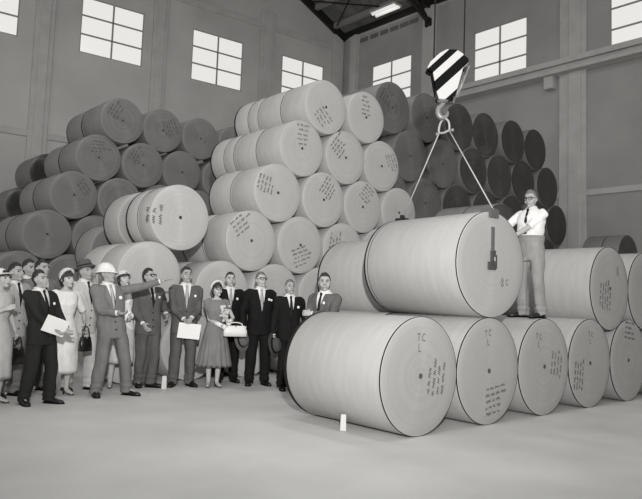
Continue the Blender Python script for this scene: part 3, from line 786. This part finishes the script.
    # ---- hair
    if hair is not None:
        b = bmesh.new(); vs = ball(b, (0, 0, 0), 1, None, 32, 22)
        for v in vs:
            x, y, z = v.co
            fl_ = .36 if hairstyle != 'bald' else 2.0             # hairline height at the forehead
            k = 1.0
            if hairstyle == 'woman':
                r_ = 1.17 + .03 * sin(9 * x + 4 * z) * cos(7 * y); lim = .42 if y < -.35 else (-.15 if y < .05 else -.75)
            elif hairstyle == 'bald':
                r_ = 1.055; lim = -.45 if y > .25 else (-.3 if y > -.05 else 5)
                if z > .45: lim = 5
            else:
                r_ = 1.07 + .06 * max(0, z) + .012 * sin(11 * x + 5 * y); lim = (.80 - .10 * (abs(x) - .3 if abs(x) > .3 else 0)) if y < -.45 else (.46 if y < -.15 else (-.10 if y < .12 else -.62))
            if z < lim: r_ = max(.84, r_ - (lim - z) * .9 if lim < 3 else .84)
            X, Y, Z = .074 * x * r_, (.098 if y > 0 else .094) * y * r_, .116 * z * r_
            if z < .1:
                t = min(1, (.1 - z) / 1.1); X *= 1 - .22 * t
                if y > 0 and hairstyle != 'woman': Y *= 1 - .40 * t
            v.co = HP((X, Y, Z))
        fin('hair', b, hair)
    if glasses:
        b = bmesh.new()
        for sx in (-1, 1):
            tube(b, [HP((sx * .032 + .024 * cos(2 * pi * k / 14), -.098 + .010 * abs(cos(2 * pi * k / 14)) * (1 if cos(2 * pi * k / 14) * sx > 0 else 0), .003 + .018 * sin(2 * pi * k / 14))) for k in range(14)], .0036, 6, closed=True)
            tube(b, [HP((sx * .052, -.092, .012)), HP((sx * .079, -.03, .012)), HP((sx * .080, .02, .004))], .0032, 6)
            tube(b, [HP((sx * .010, -.099, .018)), HP((sx * .034, -.101, .022)), HP((sx * .056, -.092, .017))], .0048, 6)
        tube(b, [HP((-.01, -.099, .012)), HP((0, -.103, .014)), HP((.01, -.099, .012))], .0035, 6)
        fin('glasses', b, GLASSM)
    if hat:
        kind, hm = hat[0], hat[1]; tl = radians(hat[2] if len(hat) > 2 else 8)
        b = bmesh.new()
        if kind == 'brim':                 # lady's wide hat worn back on the head, halo brim
            lathe(b, [(.001, .062), (.05, .058), (.088, .03), (.094, -.012), (.15, -.024), (.155, -.032), (.148, -.036), (.092, -.028), (.08, -.03), (.001, -.028)], 36)
        elif kind == 'small':
            lathe(b, [(.001, .050), (.06, .046), (.092, .02), (.102, -.018), (.112, -.026), (.104, -.034), (.09, -.03), (.001, -.028)], 36)
        elif kind == 'helmet':             # hard hat / sun helmet with short peak
            lathe(b, [(.001, .098), (.045, .090), (.085, .058), (.108, .008), (.114, -.022), (.140, -.040), (.142, -.046), (.110, -.034), (.10, -.03), (.001, -.028)], 36)
        else:                               # man's hat with curled brim and pinched crown
            lathe(b, [(.001, .088), (.04, .096), (.072, .090), (.086, .05), (.094, -.012), (.135, -.020), (.15, -.010), (.152, -.016), (.135, -.030), (.09, -.028), (.001, -.026)], 36)
        Rt = Matrix.Rotation(tl, 3, 'X')
        off = {'brim': (0, .022, .070), 'small': (0, .018, .075), 'helmet': (0, .004, .055), 'fedora': (0, .004, .062)}[kind]
        for v in b.verts:
            q = v.co.copy()
            if kind in ('helmet', 'fedora'): q.y *= 1.16
            if kind == 'fedora' and q.z > .06: q.x *= .78
            if kind == 'fedora' and q.xy.length > .11: q.x *= .84; q.y *= .84
            v.co = HP(Vector(off) + Rt @ q)
        ho = fin('hat', b, hm, hat[3] if len(hat) > 3 else None)
        if kind == 'fedora':
            b = bmesh.new(); lathe(b, [(.0935, -.012), (.0955, -.012), (.0925, .018), (.0905, .018), (.0935, -.012)], 36, 'Z', False)
            for v in b.verts:
                q = v.co.copy(); q.y *= 1.16; v.co = HP(Vector(off) + Rt @ q)
            fin('hat_band', b, C_DARK, None, True, ho)
    # ---- trousers
    if trousers is not None:
        b = bmesh.new()
        kk = 1.0
        loft(b, [(0, .0, .76, .165, .115), (0, .002, .84, .176, .128), (0, .002, .92, .184, .132 + belly * .4), (0, -.002 - belly * .2, 1.0, .172, .122 + belly * .8)] + ([(0, -.003 - belly * .3, 1.05, .184, .128 + belly), (0, -.003 - belly * .3, 1.10, .182, .127 + belly)] if coat is None else []))
        for i in (0, 1):
            K = KN[i] + Vector((0, -.004, 0)); A = Vector((ANK[i].x, ANK[i].y + .004, .045)); sd = -1 if i == 0 else 1
            m1 = HIP[i] + (K - HIP[i]) * .5
            tube(b, [HIP[i] + Vector((0, 0, .05)), HIP[i] + Vector((sd * .004, 0, -.06)), m1, K, K + (A - K) * .5, A + (K - A) * .12, A], [.088, .100, .092, .080, .077, .075, .078], 16, 3, 1.12, (0, 1, 0))
        b = remesh(b, .0125, 3)
        rs = random.Random(int(abs(px) * 13 + 5))
        ph = [rs.uniform(0, 6.28) for _ in range(4)]
        for v in b.verts:                     # soft vertical folds and a break above the shoes
            a = math.atan2(v.co.y, v.co.x - (hipw if v.co.x > 0 else -hipw))
            if v.co.z < .8: v.co += v.normal * (.0055 * sin(3 * a + ph[0] + 2 * v.co.z) + .004 * sin(7 * v.co.z * 3 + ph[1] + a))
            if v.co.z < .2: v.co += v.normal * .006 * sin(v.co.z * 75 + ph[2])
        tr = fin('trousers', b, trousers)
        b = bmesh.new(); loft(b, [(0, -.003 - belly * .3, 1.07, .186, .131 + belly), (0, -.003 - belly * .3, 1.10, .186, .131 + belly)])
        if coat is None: fin('belt', b, trousers, None, True, tr)
        else: b.free()
    # ---- shoes
    for i in (0, 1):
        a = radians(toes[i]); A = ANK[i]; b = bmesh.new(); Mz = Matrix.Rotation(a, 3, 'Z')
        if fem:
            prof = [(.055, .024, .070, .028), (.03, .028, .062, .030), (-.02, .028, .045, .018), (-.08, .036, .026, .014), (-.13, .030, .018, .012), (-.165, .010, .012, .008)]
        else:
            prof = [(.062, .020, .040, .034), (.045, .036, .048, .045), (.0, .040, .055, .052), (-.06, .042, .042, .040), (-.12, .048, .032, .030), (-.17, .044, .027, .025), (-.205, .026, .022, .018), (-.218, .008, .018, .010)]
        rings = []
        for y, hw, zc, hz in prof:
            rings.append([b.verts.new(Mz @ Vector((hw * cos(2 * pi * k / 14), y, max(zc + hz * sin(2 * pi * k / 14), .010 if not fem or y < -.06 else .012))) + Vector((A.x, A.y, 0))) for k in range(14)])
        for q, w in zip(rings, rings[1:]):
            for k in range(14): b.faces.new((q[k], q[(k + 1) % 14], w[(k + 1) % 14], w[k]))
        b.faces.new(rings[0][::-1]); b.faces.new(rings[-1])
        so = fin('shoe', b, shoes)
        b = bmesh.new()
        if fem:
            q = Mz @ Vector((0, .045, 0)); tube(b, [(A.x + q.x, A.y + q.y, .05), (A.x + q.x, A.y + q.y, 0)], [.02, .011], 8)
        else:
            pts = [(-.036, .065), (.036, .065), (.04, -.02), (.050, -.12), (.044, -.18), (.018, -.222), (-.018, -.222), (-.044, -.18), (-.050, -.12), (-.04, -.02)]
            f1 = [b.verts.new(Mz @ Vector((x, y, 0)) + Vector((A.x, A.y, 0))) for x, y in pts]; f2 = [b.verts.new(v.co + Vector((0, 0, .014))) for v in f1]
            b.faces.new(f1[::-1]); b.faces.new(f2)
            for k in range(len(pts)): b.faces.new((f1[k], f1[(k + 1) % len(pts)], f2[(k + 1) % len(pts)], f2[k]))
        fin('heel' if fem else 'sole', b, BLACK if not fem else shoes, None, False, so)
    # ---- tops
    def sleeves(b, r0, r1, end='long', cuff=.02):
        for i in (0, 1):
            sd = -1 if i == 0 else 1
            W_ = wr[i] - (wr[i] - EL[i]).normalized() * cuff
            if end == 'long':
                tube(b, [SH_[i] + Vector((-sd * .045, 0, .01)), SH_[i] + Vector((sd * .012, 0, .0)), SH_[i] + (EL[i] - SH_[i]) * .5, EL[i], EL[i] + (W_ - EL[i]) * .55, W_], [r0, r0 * .98, r0 * .92, r0 * .82, r0 * .74, r1], 14, 3)
            else:
                E_ = SH_[i] + (EL[i] - SH_[i]) * (.92 if end == 'short' else .45)
                tube(b, [SH_[i] + Vector((-sd * .045, 0, .01)), SH_[i] + Vector((sd * .012, 0, .0)), SH_[i] + (E_ - SH_[i]) * .6, E_], [r0, r0, r0 * 1.0, r1], 14, 2)
    def fy(z, x, k, add=0):
        w, d_, y = interp_ring(T, z); w = w * k + .012; q = min(.98, abs(x) / w)
        return y - d_ * k * (1 - q ** 2.3) ** (1 / 2.3) - add
    if shirt is not None:
        b = bmesh.new(); sk = 1.08 if coat is None else .97
        loft(b, [(0, y, z, w * (sk if z < 1.4 else .97), d_ * (sk if z < 1.4 else .98) + .004) for z, w, d_, y in T if z > (1.02 if coat is None else .9)])
        if coat is None: sleeves(b, .060, .056 if sleeve == 'short' else .036, sleeve)
        b = remesh(b, .011, 3)
        if coat is None:
            for v in b.verts:
                v.co += v.normal * .004 * sin(v.co.z * 42 + v.co.x * 20) * (1 if v.co.z < 1.3 else .4)
        so = fin('shirt', b, shirt)
        b = bmesh.new()
        tube(b, [(.062 * sin(a), .012 - .056 * cos(a) if abs(a) < 2 else .012 - .06 * cos(a), 1.478 + (.018 if abs(a) > 1.2 else .002 + .013 * abs(a))) for a in [(-1 + 2 * k / 20) * 2.9 for k in range(21)]], .012, 8)
        for sx in (-1, 1):
            pts = [(sx * .008, -.052, 1.480), (sx * .054, -.030, 1.495), (sx * .058, -.062, 1.452), (sx * .030, -.084, 1.428)]
            v = [b.verts.new(q) for q in pts]; v2 = [b.verts.new(Vector(q) + Vector((0, .006, .0))) for q in pts]
            b.faces.new(v); b.faces.new(v2[::-1])
            for k in range(4): b.faces.new((v[k], v[(k + 1) % 4], v2[(k + 1) % 4], v2[k]))
        fin('collar', b, shirt, None, False, so)
    KC = 1.10 if not fem else 1.06
    if coat is not None:
        hem = .76
        TC = [(hem, .196, .140 + belly * .3, .004), (.84, .192, .138 + belly * .4, .002)] + [(z, w * KC + .006, d_ * KC + .006, y) for z, w, d_, y in T if z > .9]
        b = bmesh.new(); loft(b, [(0, y, z, w, d_) for z, w, d_, y in TC if z < 1.475])
        sleeves(b, .064 if not fem else .056, .046, sleeve)
        b = remesh(b, .0115, 4)
        # neck opening: cut the V out of the front
        zv, wv = vneck; zt = 1.475
        for sx in (-1, 1):
            nrm = Vector((sx * (zt - zv), 0, -wv)).normalized()
            ge = [f for f in b.faces if f.calc_center_median().y < -.015 and abs(f.calc_center_median().x) < .13 and f.calc_center_median().z > zv - .05]
            es = set(e_ for f in ge for e_ in f.edges); vsx = set(v for f in ge for v in f.verts)
            bmesh.ops.bisect_plane(b, geom=list(vsx) + list(es) + ge, plane_co=(0, 0, zv), plane_no=nrm, dist=1e-5)
        dl = []
        for f in b.faces:
            c = f.calc_center_median()
            if c.y < -.01 and c.z > zv and abs(c.x) < wv * (c.z - zv) / (zt - zv): dl.append(f)
            elif c.z > 1.455 and c.x ** 2 + (c.y - .012) ** 2 < .058 ** 2: dl.append(f)
        bmesh.ops.delete(b, geom=dl, context='FACES')
        rs = random.Random(int(abs(px) * 7 + 3)); ph = [rs.uniform(0, 6.28) for _ in range(4)]
        for v in b.verts:
            if v.co.z < 1.3: v.co += v.normal * (.004 * sin(v.co.z * 26 + v.co.x * 22 + ph[0]) + .003 * sin(v.co.x * 45 + v.co.z * 9 + ph[1]))
        co = fin('jacket', b, coat)
        # lapels, front edge, buttons, pocket
        def fyc(z, x, add=.0):
            w, d_, y = interp_ring(TC, z); q = min(.97, abs(x) / w); return y - d_ * (1 - q ** 2.3) ** (1 / 2.3) - add
        b = bmesh.new()
        for sx in (-1, 1):
            n_ = 9; rows = []
            for k in range(n_ + 1):
                t = k / n_; z = zv - .01 + (zt - zv - .01) * t; xi = sx * (wv * t - .004)
                wl = .012 + .062 * min(1, t / .62) if t < .68 else .074 - (.028 if t > .74 else .0) - .05 * (t - .68)
                xo = xi + sx * wl; zo = z - .004
                yi, yo = fyc(z, xi, .012), fyc(zo, xo, .010)
                rows.append([b.verts.new((xi, yi, z)), b.verts.new((xo, yo, zo)), b.verts.new((xo, yo + .012, zo)), b.verts.new((xi, yi + .014, z))])
            for q, w in zip(rows, rows[1:]):
                for k in range(4): b.faces.new((q[k], q[(k + 1) % 4], w[(k + 1) % 4], w[k]))
            b.faces.new(rows[0]); b.faces.new(rows[-1])
        fin('lapel', b, coat, None, False, co)
        for k in range(3 if not db else 2):
            for sx in ((0,) if not db else (-.06, .06)):
                z = zv - .02 - .1 * k
                bb = bmesh.new(); ball(bb, (sx + .004, fyc(z, sx, .006), z), (.011, .006, .011), None, 10, 6); fin('button', bb, BLACK, None, True, co)
        if pocket:
            bb = bmesh.new(); rr = []
            for x in (.075, .125): rr.append([bb.verts.new((x, fyc(1.27 + dz, x, a_), 1.27 + dz + (x - .1) * .15)) for a_, dz in ((.007, 0), (.007, .022), (-.006, .022), (-.006, 0))])
            for k in range(4): bb.faces.new((rr[0][k], rr[0][(k + 1) % 4], rr[1][(k + 1) % 4], rr[1][k]))
            bb.faces.new(rr[0]); bb.faces.new(rr[1]); fin('pocket', bb, coat, None, False, co)
        for i in (0, 1):                       # shirt cuffs
            if sleeve == 'long' and shirt is not None:
                bb = bmesh.new(); dv = (wr[i] - EL[i]).normalized(); tube(bb, [wr[i] - dv * .04, wr[i] - dv * .004], [.036, .035], 12); fin('cuff', bb, shirt, None, True, co)
    else:
        def fyc(z, x, add=0): return fy(z, x, 1.0, add + .010)
    if tie is not None:
        b = bmesh.new(); tb = (vneck[0] + .01) if coat is not None else 1.07
        rows = []
        for k in range(10):
            t = k / 9; z = 1.452 + (tb - 1.452) * t; hw = .014 + .024 * t if k else .018
            yy = fy(z, 0, .98, .016)
            if t > .99 and coat is None: hw = .012
            rows.append([b.verts.new((-hw, yy + .003, z)), b.verts.new((0, yy - .004, z)), b.verts.new((hw, yy + .003, z)), b.verts.new((0, yy + .008, z))])
        for q, w in zip(rows, rows[1:]):
            for k in range(4): b.faces.new((q[k], q[(k + 1) % 4], w[(k + 1) % 4], w[k]))
        b.faces.new(rows[0]); b.faces.new(rows[-1])
        ball(b, (0, fy(1.452, 0, .98, .018), 1.456), (.021, .014, .02), None, 10, 8)
        fin('tie', b, tie, None, True)
    if dress is not None:
        dm, skirt_w, hem = dress[:3]; b = bmesh.new()
        TD = [(1.06, .128, .094, 0), (1.10, .130, .096, 0)] + [(z, w * 1.05 + .006, d_ * 1.05 + .006, y) for z, w, d_, y in T if 1.10 < z < 1.445]
        loft(b, [(0, y, z, w, d_) for z, w, d_, y in TD])
        sleeves(b, .056, .054 if sleeve != 'long' else .04, sleeve)
        b = remesh(b, .011, 3)
        do = fin('bodice', b, dress[3] if len(dress) > 3 and dress[3] else dm)
        b = bmesh.new(); rows = []; nz, seg = 14, 72; pleats = dress[4] if len(dress) > 4 else 14
        for k in range(nz + 1):
            t = k / nz; z = 1.085 - (1.085 - hem) * t; r_ = []
            bw = .130 + (skirt_w - .130) * (t ** .75 if skirt_w > .25 else min(1, t * 2.6) ** .8)
            for q in range(seg):
                a = 2 * pi * q / seg; rr = bw * (1 + (.085 if skirt_w > .25 else .02) * t * sin(pleats * a + .6 * sin(3 * a)))
                r_.append(b.verts.new((rr * cos(a), rr * sin(a) * (.74 if t < .3 else .74 + .14 * (t - .3)), z)))
            rows.append(r_)
        for q, w in zip(rows, rows[1:]):
            for k in range(seg): b.faces.new((q[k], q[(k + 1) % seg], w[(k + 1) % seg], w[k]))
        b.faces.new(rows[0])
        inner = [b.verts.new(v.co * 1) for v in rows[-1]]
        for v in inner: v.co.x *= .95; v.co.y *= .95; v.co.z += .01
        for k in range(seg): b.faces.new((rows[-1][k], rows[-1][(k + 1) % seg], inner[(k + 1) % seg], inner[k]))
        b.faces.new(inner)
        fin('skirt', b, dm, None, True)
        bb = bmesh.new(); loft(bb, [(0, 0, 1.06, .134, .099), (0, 0, 1.09, .134, .099)]); fin('belt', bb, dress[5] if len(dress) > 5 else dm, None, True)
    if badge:
        for (x, z, w_) in badge:
            b = bmesh.new(); yy = fyc(z, x, .016)
            ball(b, (x, yy, z), (w_ * .8, .006, w_ * .8), None, 14, 8); fin('name_badge', b, PAPER, 'white paper badge', True)
    return root, (lambda v: Matrix.Translation(p) @ Matrix.Rotation(rz, 4, 'Z') @ warp(Vector(v)) if False else root_mat(p, rz) @ warp(Vector(v))), dict(EL=EL, wr=wr, s=s, rz=rz, HP=HP)
def root_mat(p, rz): return Matrix.Translation(p) @ Matrix.Rotation(rz, 4, 'Z')

# ---- things people hold (top-level)
def held(name, bm, mats, loc, rz, label, cat, smooth=True, group=None):
    o = link(name, bm, mats, None, smooth); o.location = loc; o.rotation_euler = (0, 0, rz); return tag(o, label, cat, group)
def papers(wp, rz, w, h, label, tiltx=0.0, roll_=0.0, m=PAPER):
    b = bmesh.new()
    Mt = Matrix.Rotation(tiltx, 4, 'X') @ Matrix.Rotation(roll_, 4, 'Y')
    box(b, (0, 0, 0), (w, .008, h), Mt); box(b, (.006, -.006, .004), (w * .98, .002, h * .97), Mt)
    return held('paper_folder', b, m, wp, rz, label, 'papers', False)
def handbag(wp, rz, w, h, d, m, label, hm=None, drop=.14):
    o = empty('handbag', wp, rz, label, 'handbag')
    b = bmesh.new(); loft(b, [(0, 0, -drop - h, w * .5, d * .5, 4), (0, 0, -drop - h * .5, w * .5, d * .48, 4), (0, 0, -drop - .01, w * .42, d * .28, 4), (0, 0, -drop, w * .40, d * .22, 4)]); link('bag_body', b, m, o)
    b = bmesh.new(); tube(b, [(-w * .3, 0, -drop - .005), (-w * .26, 0, -drop * .4), (0, 0, -.0), (w * .26, 0, -drop * .4), (w * .3, 0, -drop - .005)], .008, 8, 4); link('handle', b, hm or m, o)
    b = bmesh.new(); ball(b, (0, -d * .26, -drop - .012), .012); link('clasp', b, GREYMETAL, o)
    return o
def felt_hat(wp, rz, label, tilt, m=FELT, group='hats held in the hand'):
    o = empty('felt_hat', wp, rz, label, 'hat', group)
    Mt = Matrix.Rotation(tilt[0], 4, 'X') @ Matrix.Rotation(tilt[1], 4, 'Y')
    b = bmesh.new(); lathe(b, [(.001, .105), (.05, .112), (.078, .10), (.09, .05), (.096, .0), (.14, -.008), (.158, .006), (.16, 0.0), (.14, -.016), (.092, -.010), (.07, .05), (.001, .06)], 36)
    for v in b.verts:
        v.co.y *= 1.18
        if v.co.z > .06: v.co.x *= .8
        v.co = Mt @ (v.co + Vector((0, 0, 0)))
    link('crown', b, m, o)
    b = bmesh.new(); lathe(b, [(.096, .004), (.099, .004), (.096, .036), (.093, .036), (.096, .004)], 36, 'Z', False)
    for v in b.verts: v.co.y *= 1.18; v.co = Mt @ v.co
    link('hat_band', b, C_BLACK, o)
    return o

def gx(px, v):
    q = at_axis(px - 3, 330, 1, v); return (q.x, q.y, 0)
# 1 woman at the picture edge
r, wp, q = person('woman in pale dress and white hat, cut by the picture edge', 3, 404, 1.63, 45, True, hair=HAIRD, hairstyle='woman', hat=('brim', STRAW, -8), head=(10, 6, 0), pos=gx(0.5, 8.65),
    R=(-.10, -.20, 1.22), L=(.22, -.08, .92), dress=(C_PALE, .225, .33, C_PALE, 9), sleeve='elbow', shoes=LEATHER)
handbag(wp(q['wr'][1] + Vector((.02, -.03, -.06))), r.rotation_euler.z, .24, .20, .10, LEATHER, 'black handbag hanging from the hand of the woman at the picture edge')
# 2, 3, 4 men half hidden behind
person('bareheaded man in light grey suit half hidden behind the woman at the picture edge', 17, 398, 1.74, 38, hair=HAIRD, coat=C_LIGHT, shirt=C_WHITE, tie=C_TIE, trousers=C_MID, head=(12, 6, 0), pos=gx(14, 9.2), skin=SKIN2)
person('dark haired man at the back, only his head showing above the light grey suit', 27, 392, 1.84, 35, hair=HAIRD, coat=C_MID, shirt=C_WHITE, tie=C_TIE, trousers=C_GREY, head=(10, 6, 0), pos=gx(27.0, 10.25), skin=SKIN2)
person('dark haired man just behind the short man holding a white folder', 43, 394, 1.82, 30, hair=HAIRD, coat=C_MID, shirt=C_WHITE, tie=C_TIE, trousers=C_GREY, head=(12, 8, 0), pos=gx(40.5, 9.55), skin=SKIN2)
# 5 short man in dark suit with folder
r, wp, q = person('short man in dark suit and tie holding a white folder at his waist', 37.5, 404, 1.64, 36, hair=HAIRD, coat=C_DARK, shirt=C_WHITE, tie=C_TIE, trousers=C_DARK, skin=SKIN2, head=(14, 8, 0),
    R=(-.02, -.30, .98), L=(.15, -.31, .97), hpalm=((0, -.3, 1), (0, -.3, 1)), hcurl=(.55, .55), feet=((-.15, .06), (.14, -.06)), toes=(-18, 22), badge=[(.10, 1.30, .024)], lean=(-.12, 0))
papers(wp((-.03, -.325, 1.02)), r.rotation_euler.z - .15, .30, .20, 'white folder held against the waist of the short man in dark suit', .2, .32)
# 6 woman in white
r, wp, q = person('woman in white dress and white wide hat with black handbag', 69, 391, 1.67, 22, True, hair=HAIRD, hairstyle='woman', hat=('small', STRAW, -50), head=(22, 6, 0),
    R=(-.17, -.14, 1.02), L=(.23, -.16, 1.02), dress=(C_WHITE, .225, .31, C_WHITE, 8), sleeve='short', pos=gx(66, 9.0), badge=[(.07, 1.28, .02)])
handbag(wp(q['wr'][1] + Vector((.01, -.05, -.06))), r.rotation_euler.z + .3, .19, .19, .09, LEATHER, 'black handbag carried by the woman in the white dress')
# 7 light suit with cap
person('man in light suit and grey hat beside the woman in white', 84, 389, 1.81, 38, hair=HAIRG, coat=C_PALE, shirt=C_WHITE, tie=C_TIE, trousers=C_PALE, hat=('fedora', C_GREY, -8, 'grey hat'), head=(8, 10, 0),
    R=(-.26, -.06, .86), L=(.26, -.08, .88), feet=((-.15, .05), (.15, -.05)), belly=.03, pos=gx(84.5, 9.36), skin=SKIN2)
# 8 pointing man in white helmet
r, wp, q = person('man in grey suit and white hat pointing with his outstretched arm', 108.5, 396, 1.77, 22, coat=C_MID, shirt=C_WHITE, tie=C_TIEL, trousers=C_MID, hair=HAIRG, hat=('helmet', C_WHITE, 8, 'white hat'), head=(24, 12, 4), skin=SKIN2,
    R=(-.02, -.30, 1.10), L=(.62, -.30, 1.54), hcurl=(.5, .12), hpalm=((0, 0, 1), (0, 0, -1)), feet=((-.16, .03), (.25, -.03)), toes=(-12, 30), badge=[(.10, 1.30, .03)], lean=(-.15, 0))
# 9 woman in white hat behind
person('woman in white hat and white jacket between the pointing man and glasses man', 130, 388, 1.72, 14, True, hair=HAIRD, hairstyle='woman', hat=('small', STRAW, -14), coat=C_WHITE, shirt=C_WHITE, dress=(C_PALE, .205, .36, None, 8), head=(18, 12, 0),
    R=(-.12, -.17, 1.05), L=(.08, -.2, 1.05), ehint=((-.2, .7, -.5), (.2, .7, -.5)), pos=gx(124, 9.36), vneck=(1.2, .06), pocket=False)
# 10 glasses man
person('dark haired man in grey suit and dark glasses, legs crossed, by the rolls', 149, 383, 1.78, 28, coat=C_GREY, shirt=C_WHITE, tie=C_TIE, trousers=C_GREY, hair=HAIRD, glasses=True, head=(22, 10, 0), skin=SKIN2,
    R=(-.16, -.16, .92), L=(.32, .05, 1.06), ehint=((-.2, .7, -.4), (.6, .7, -.4)), feet=((-.06, .08), (.06, -.06)), toes=(-20, 40), badge=[(.10, 1.31, .022)], lean=(-.04, 0), pos=gx(151, 9.22))
# 11 grey suit with papers
r, wp, q = person('tall man in grey suit and light tie holding white papers before him', 181, 386, 1.83, 8, coat=C_GREY, shirt=C_WHITE, tie=C_TIEL, trousers=C_GREY, hair=HAIRD, head=(10, 12, 0),
    R=(-.04, -.25, .97), L=(.06, -.26, .99), hpalm=((0, 0, 1), (0, 0, 1)), hcurl=(.5, .5), feet=((-.12, 0), (.12, .0)), toes=(-20, 20), badge=[(.12, 1.31, .024)], skin=SKIN2)
papers(wp((.03, -.30, .81)), r.rotation_euler.z, .33, .23, 'white papers held low in front by the tall man with light tie', .1, .09)
# 12 woman in flared dress
r, wp, q = person('woman in grey flared dress with glasses, white gloves and corsage', 212.5, 387, 1.61, 10, True, hair=HAIRD, hairstyle='woman', hat=('small', STRAW, -50), glasses=True, head=(14, 10, 0),
    R=(.06, -.20, 1.02), L=(.19, -.22, 1.08), hpalm=((0, 0, 1), (0, 0, 1)), dress=(C_DRESS, .285, .34, None, 18), sleeve='cap', feet=((-.07, 0), (.07, 0)))
gb = bmesh.new(); s_ = r.name
for i in (0, 1):
    gb = bmesh.new(); e_, w_ = q['EL'][i], q['wr'][i]
    tube(gb, [e_ + (w_ - e_) * .45, w_ + (w_ - e_).normalized() * .02], [.042, .034], 12); ball(gb, w_ + (w_ - e_).normalized() * .06, (.045, .06, .045), None, 12, 8)
    for v in gb.verts: v.co *= q['s']
    link('glove', gb, C_WHITE, r)['label'] = 'white glove'
fb = bmesh.new(); rs = random.Random(3)
for k in range(40): ball(fb, (rs.gauss(0, .03), rs.uniform(-.03, .03), rs.uniform(-.12, .11)), rs.uniform(.018, .034), None, 8, 6)
held('corsage', fb, FLOWER, wp((.12, -.17, 1.22)), r.rotation_euler.z, 'big pale flower corsage on the chest of the woman in flared dress', 'flowers')
handbag(wp(q['wr'][1] + Vector((.09, -.06, .0))), r.rotation_euler.z, .36, .16, .10, WLEATHER, 'white handbag held by the woman in the flared dress', None, .05)
# 13 young man in dark suit
person('young man in dark suit standing behind the woman in flared dress', 232, 384, 1.80, 10, coat=C_BLACK, shirt=C_WHITE, tie=C_TIEL, trousers=C_BLACK, hair=HAIRD, head=(4, 12, 0), badge=[(.10, 1.31, .024)], feet=((-.10, 0), (.12, 0)), pos=gx(231, 9.22))
# 14 grey haired man, hat in hand
r, wp, q = person('grey haired man in glasses and black suit, hat in his hand', 256.5, 385, 1.81, 12, coat=C_BLACK, shirt=C_WHITE, tie=C_TIEL, trousers=C_BLACK, hair=HAIRG, glasses=True, head=(16, 10, 0), belly=.03, db=True,
    R=(-.27, -.05, .86), L=(.26, -.04, .84), badge=[(.11, 1.31, .024), (.15, 1.30, .022)], feet=((-.12, 0), (.12, 0)), skin=SKIN)
felt_hat(wp(q['wr'][0] + Vector((-.02, -.10, -.17))), r.rotation_euler.z + .9, 'mid grey felt hat held by the grey haired man in glasses', (1.35, -.25), mat('felt_grey_mid', .12, rough=.9))
# 15 dark man partly behind front roll
r, wp, q = person('man in black suit with dark tie, legs hidden by the near front roll', 290, 385, 1.69, 14, coat=C_BLACK, shirt=C_WHITE, tie=C_TIE, trousers=C_BLACK, hair=HAIRG, head=(6, 12, 0), pos=gx(291.5, 8.0),
    R=(-.26, -.07, .84), L=(.27, -.05, .86), badge=[(.11, 1.30, .026)], feet=((-.07, 0), (.09, 0)), toes=(-5, 10), skin=SKIN2)
felt_hat(wp(q['wr'][0] + Vector((-.01, -.09, -.15))), r.rotation_euler.z + .8, 'dark felt hat held by the man beside the near front roll', (1.35, .1), mat('felt_dark', .06, rough=.9))
# 16 man leaning on the front roll
person('man in grey suit resting folded arms on top of the near front roll', 322, 380, 1.75, -34, coat=C_GREY, shirt=C_WHITE, tie=C_TIE, trousers=C_GREY, hair=HAIRD, head=(34, 4, 0), skin=SKIN2, pos=(5.92, 6.50, 0),
    R=(.09, -.25, 1.17), L=(-.02, -.28, 1.20), hpalm=((0, 1, -.3), (0, 1, -.3)), hcurl=(.65, .65), ehint=((-1, .2, -.3), (1, .2, -.3)), badge=[(.08, 1.34, .024)], lean=(-.02, -.04))
# 17 the man on the rolls
person('man in white short sleeved shirt and dark tie standing on rolls, steadying the load', 0, 0, 1.735, -32, shirt=C_WHITE, tie=C_TIE, trousers=cloth('pale_grey_wool', .27), hair=HAIRG, glasses=True, head=(10, -4, 0), sleeve='short', skin=SKIN2,
    R=(-.50, -.34, 1.17), L=(-.12, -.36, 1.02), hpalm=((0, 0, -1), (0, 0, -1)), hcurl=(.3, .5), ehint=((-.2, .4, -1), (1, .2, -.5)), feet=((-.13, .0), (.13, .02)), toes=(-40, -10), pos=(8.08, 4.80, 2 * RF), belly=.03)

# ================================================================ LIGHTING
W = bpy.data.worlds.new('world'); scene.world = W; W.use_nodes = True
bg = W.node_tree.nodes['Background']; bg.inputs[0].default_value = (1, .99, .97, 1); bg.inputs[1].default_value = .55
# the photographer's flash gun on a stand, a little above and right of the camera
L = bpy.data.lights.new('flash_lamp', 'SPOT'); L.energy = 5000; L.shadow_soft_size = .10; L.spot_size = radians(82); L.spot_blend = 1.0
fo = bpy.data.objects.new('flash_lamp', L); COL.objects.link(fo)
fp = fw0 * -1.2 + rt0 * .2; fo.location = (fp.x, fp.y, 2.75)
aim = at_axis(330, 120, 1, 10.0) - fo.location; fo.rotation_euler = aim.to_track_quat('-Z', 'Y').to_euler()
# unseen area lamps added under the roof to fill floor and roll tops
for i_, (u_, v_) in enumerate(((3, 4), (3, 12), (10, 4), (10, 13))):
    A = bpy.data.lights.new('roof_fill', 'AREA'); A.energy = 160; A.shape = 'RECTANGLE'; A.size = 1.2; A.size_y = 3.0
    ao = bpy.data.objects.new('roof_fill', A); COL.objects.link(ao); ao.location = (u_, v_, 13.2)
scene.view_settings.view_transform = 'Standard'; scene.view_settings.look = 'None'
scene.view_settings.gamma = 1; scene.view_settings.exposure = 0; scene.view_settings.use_curve_mapping = False
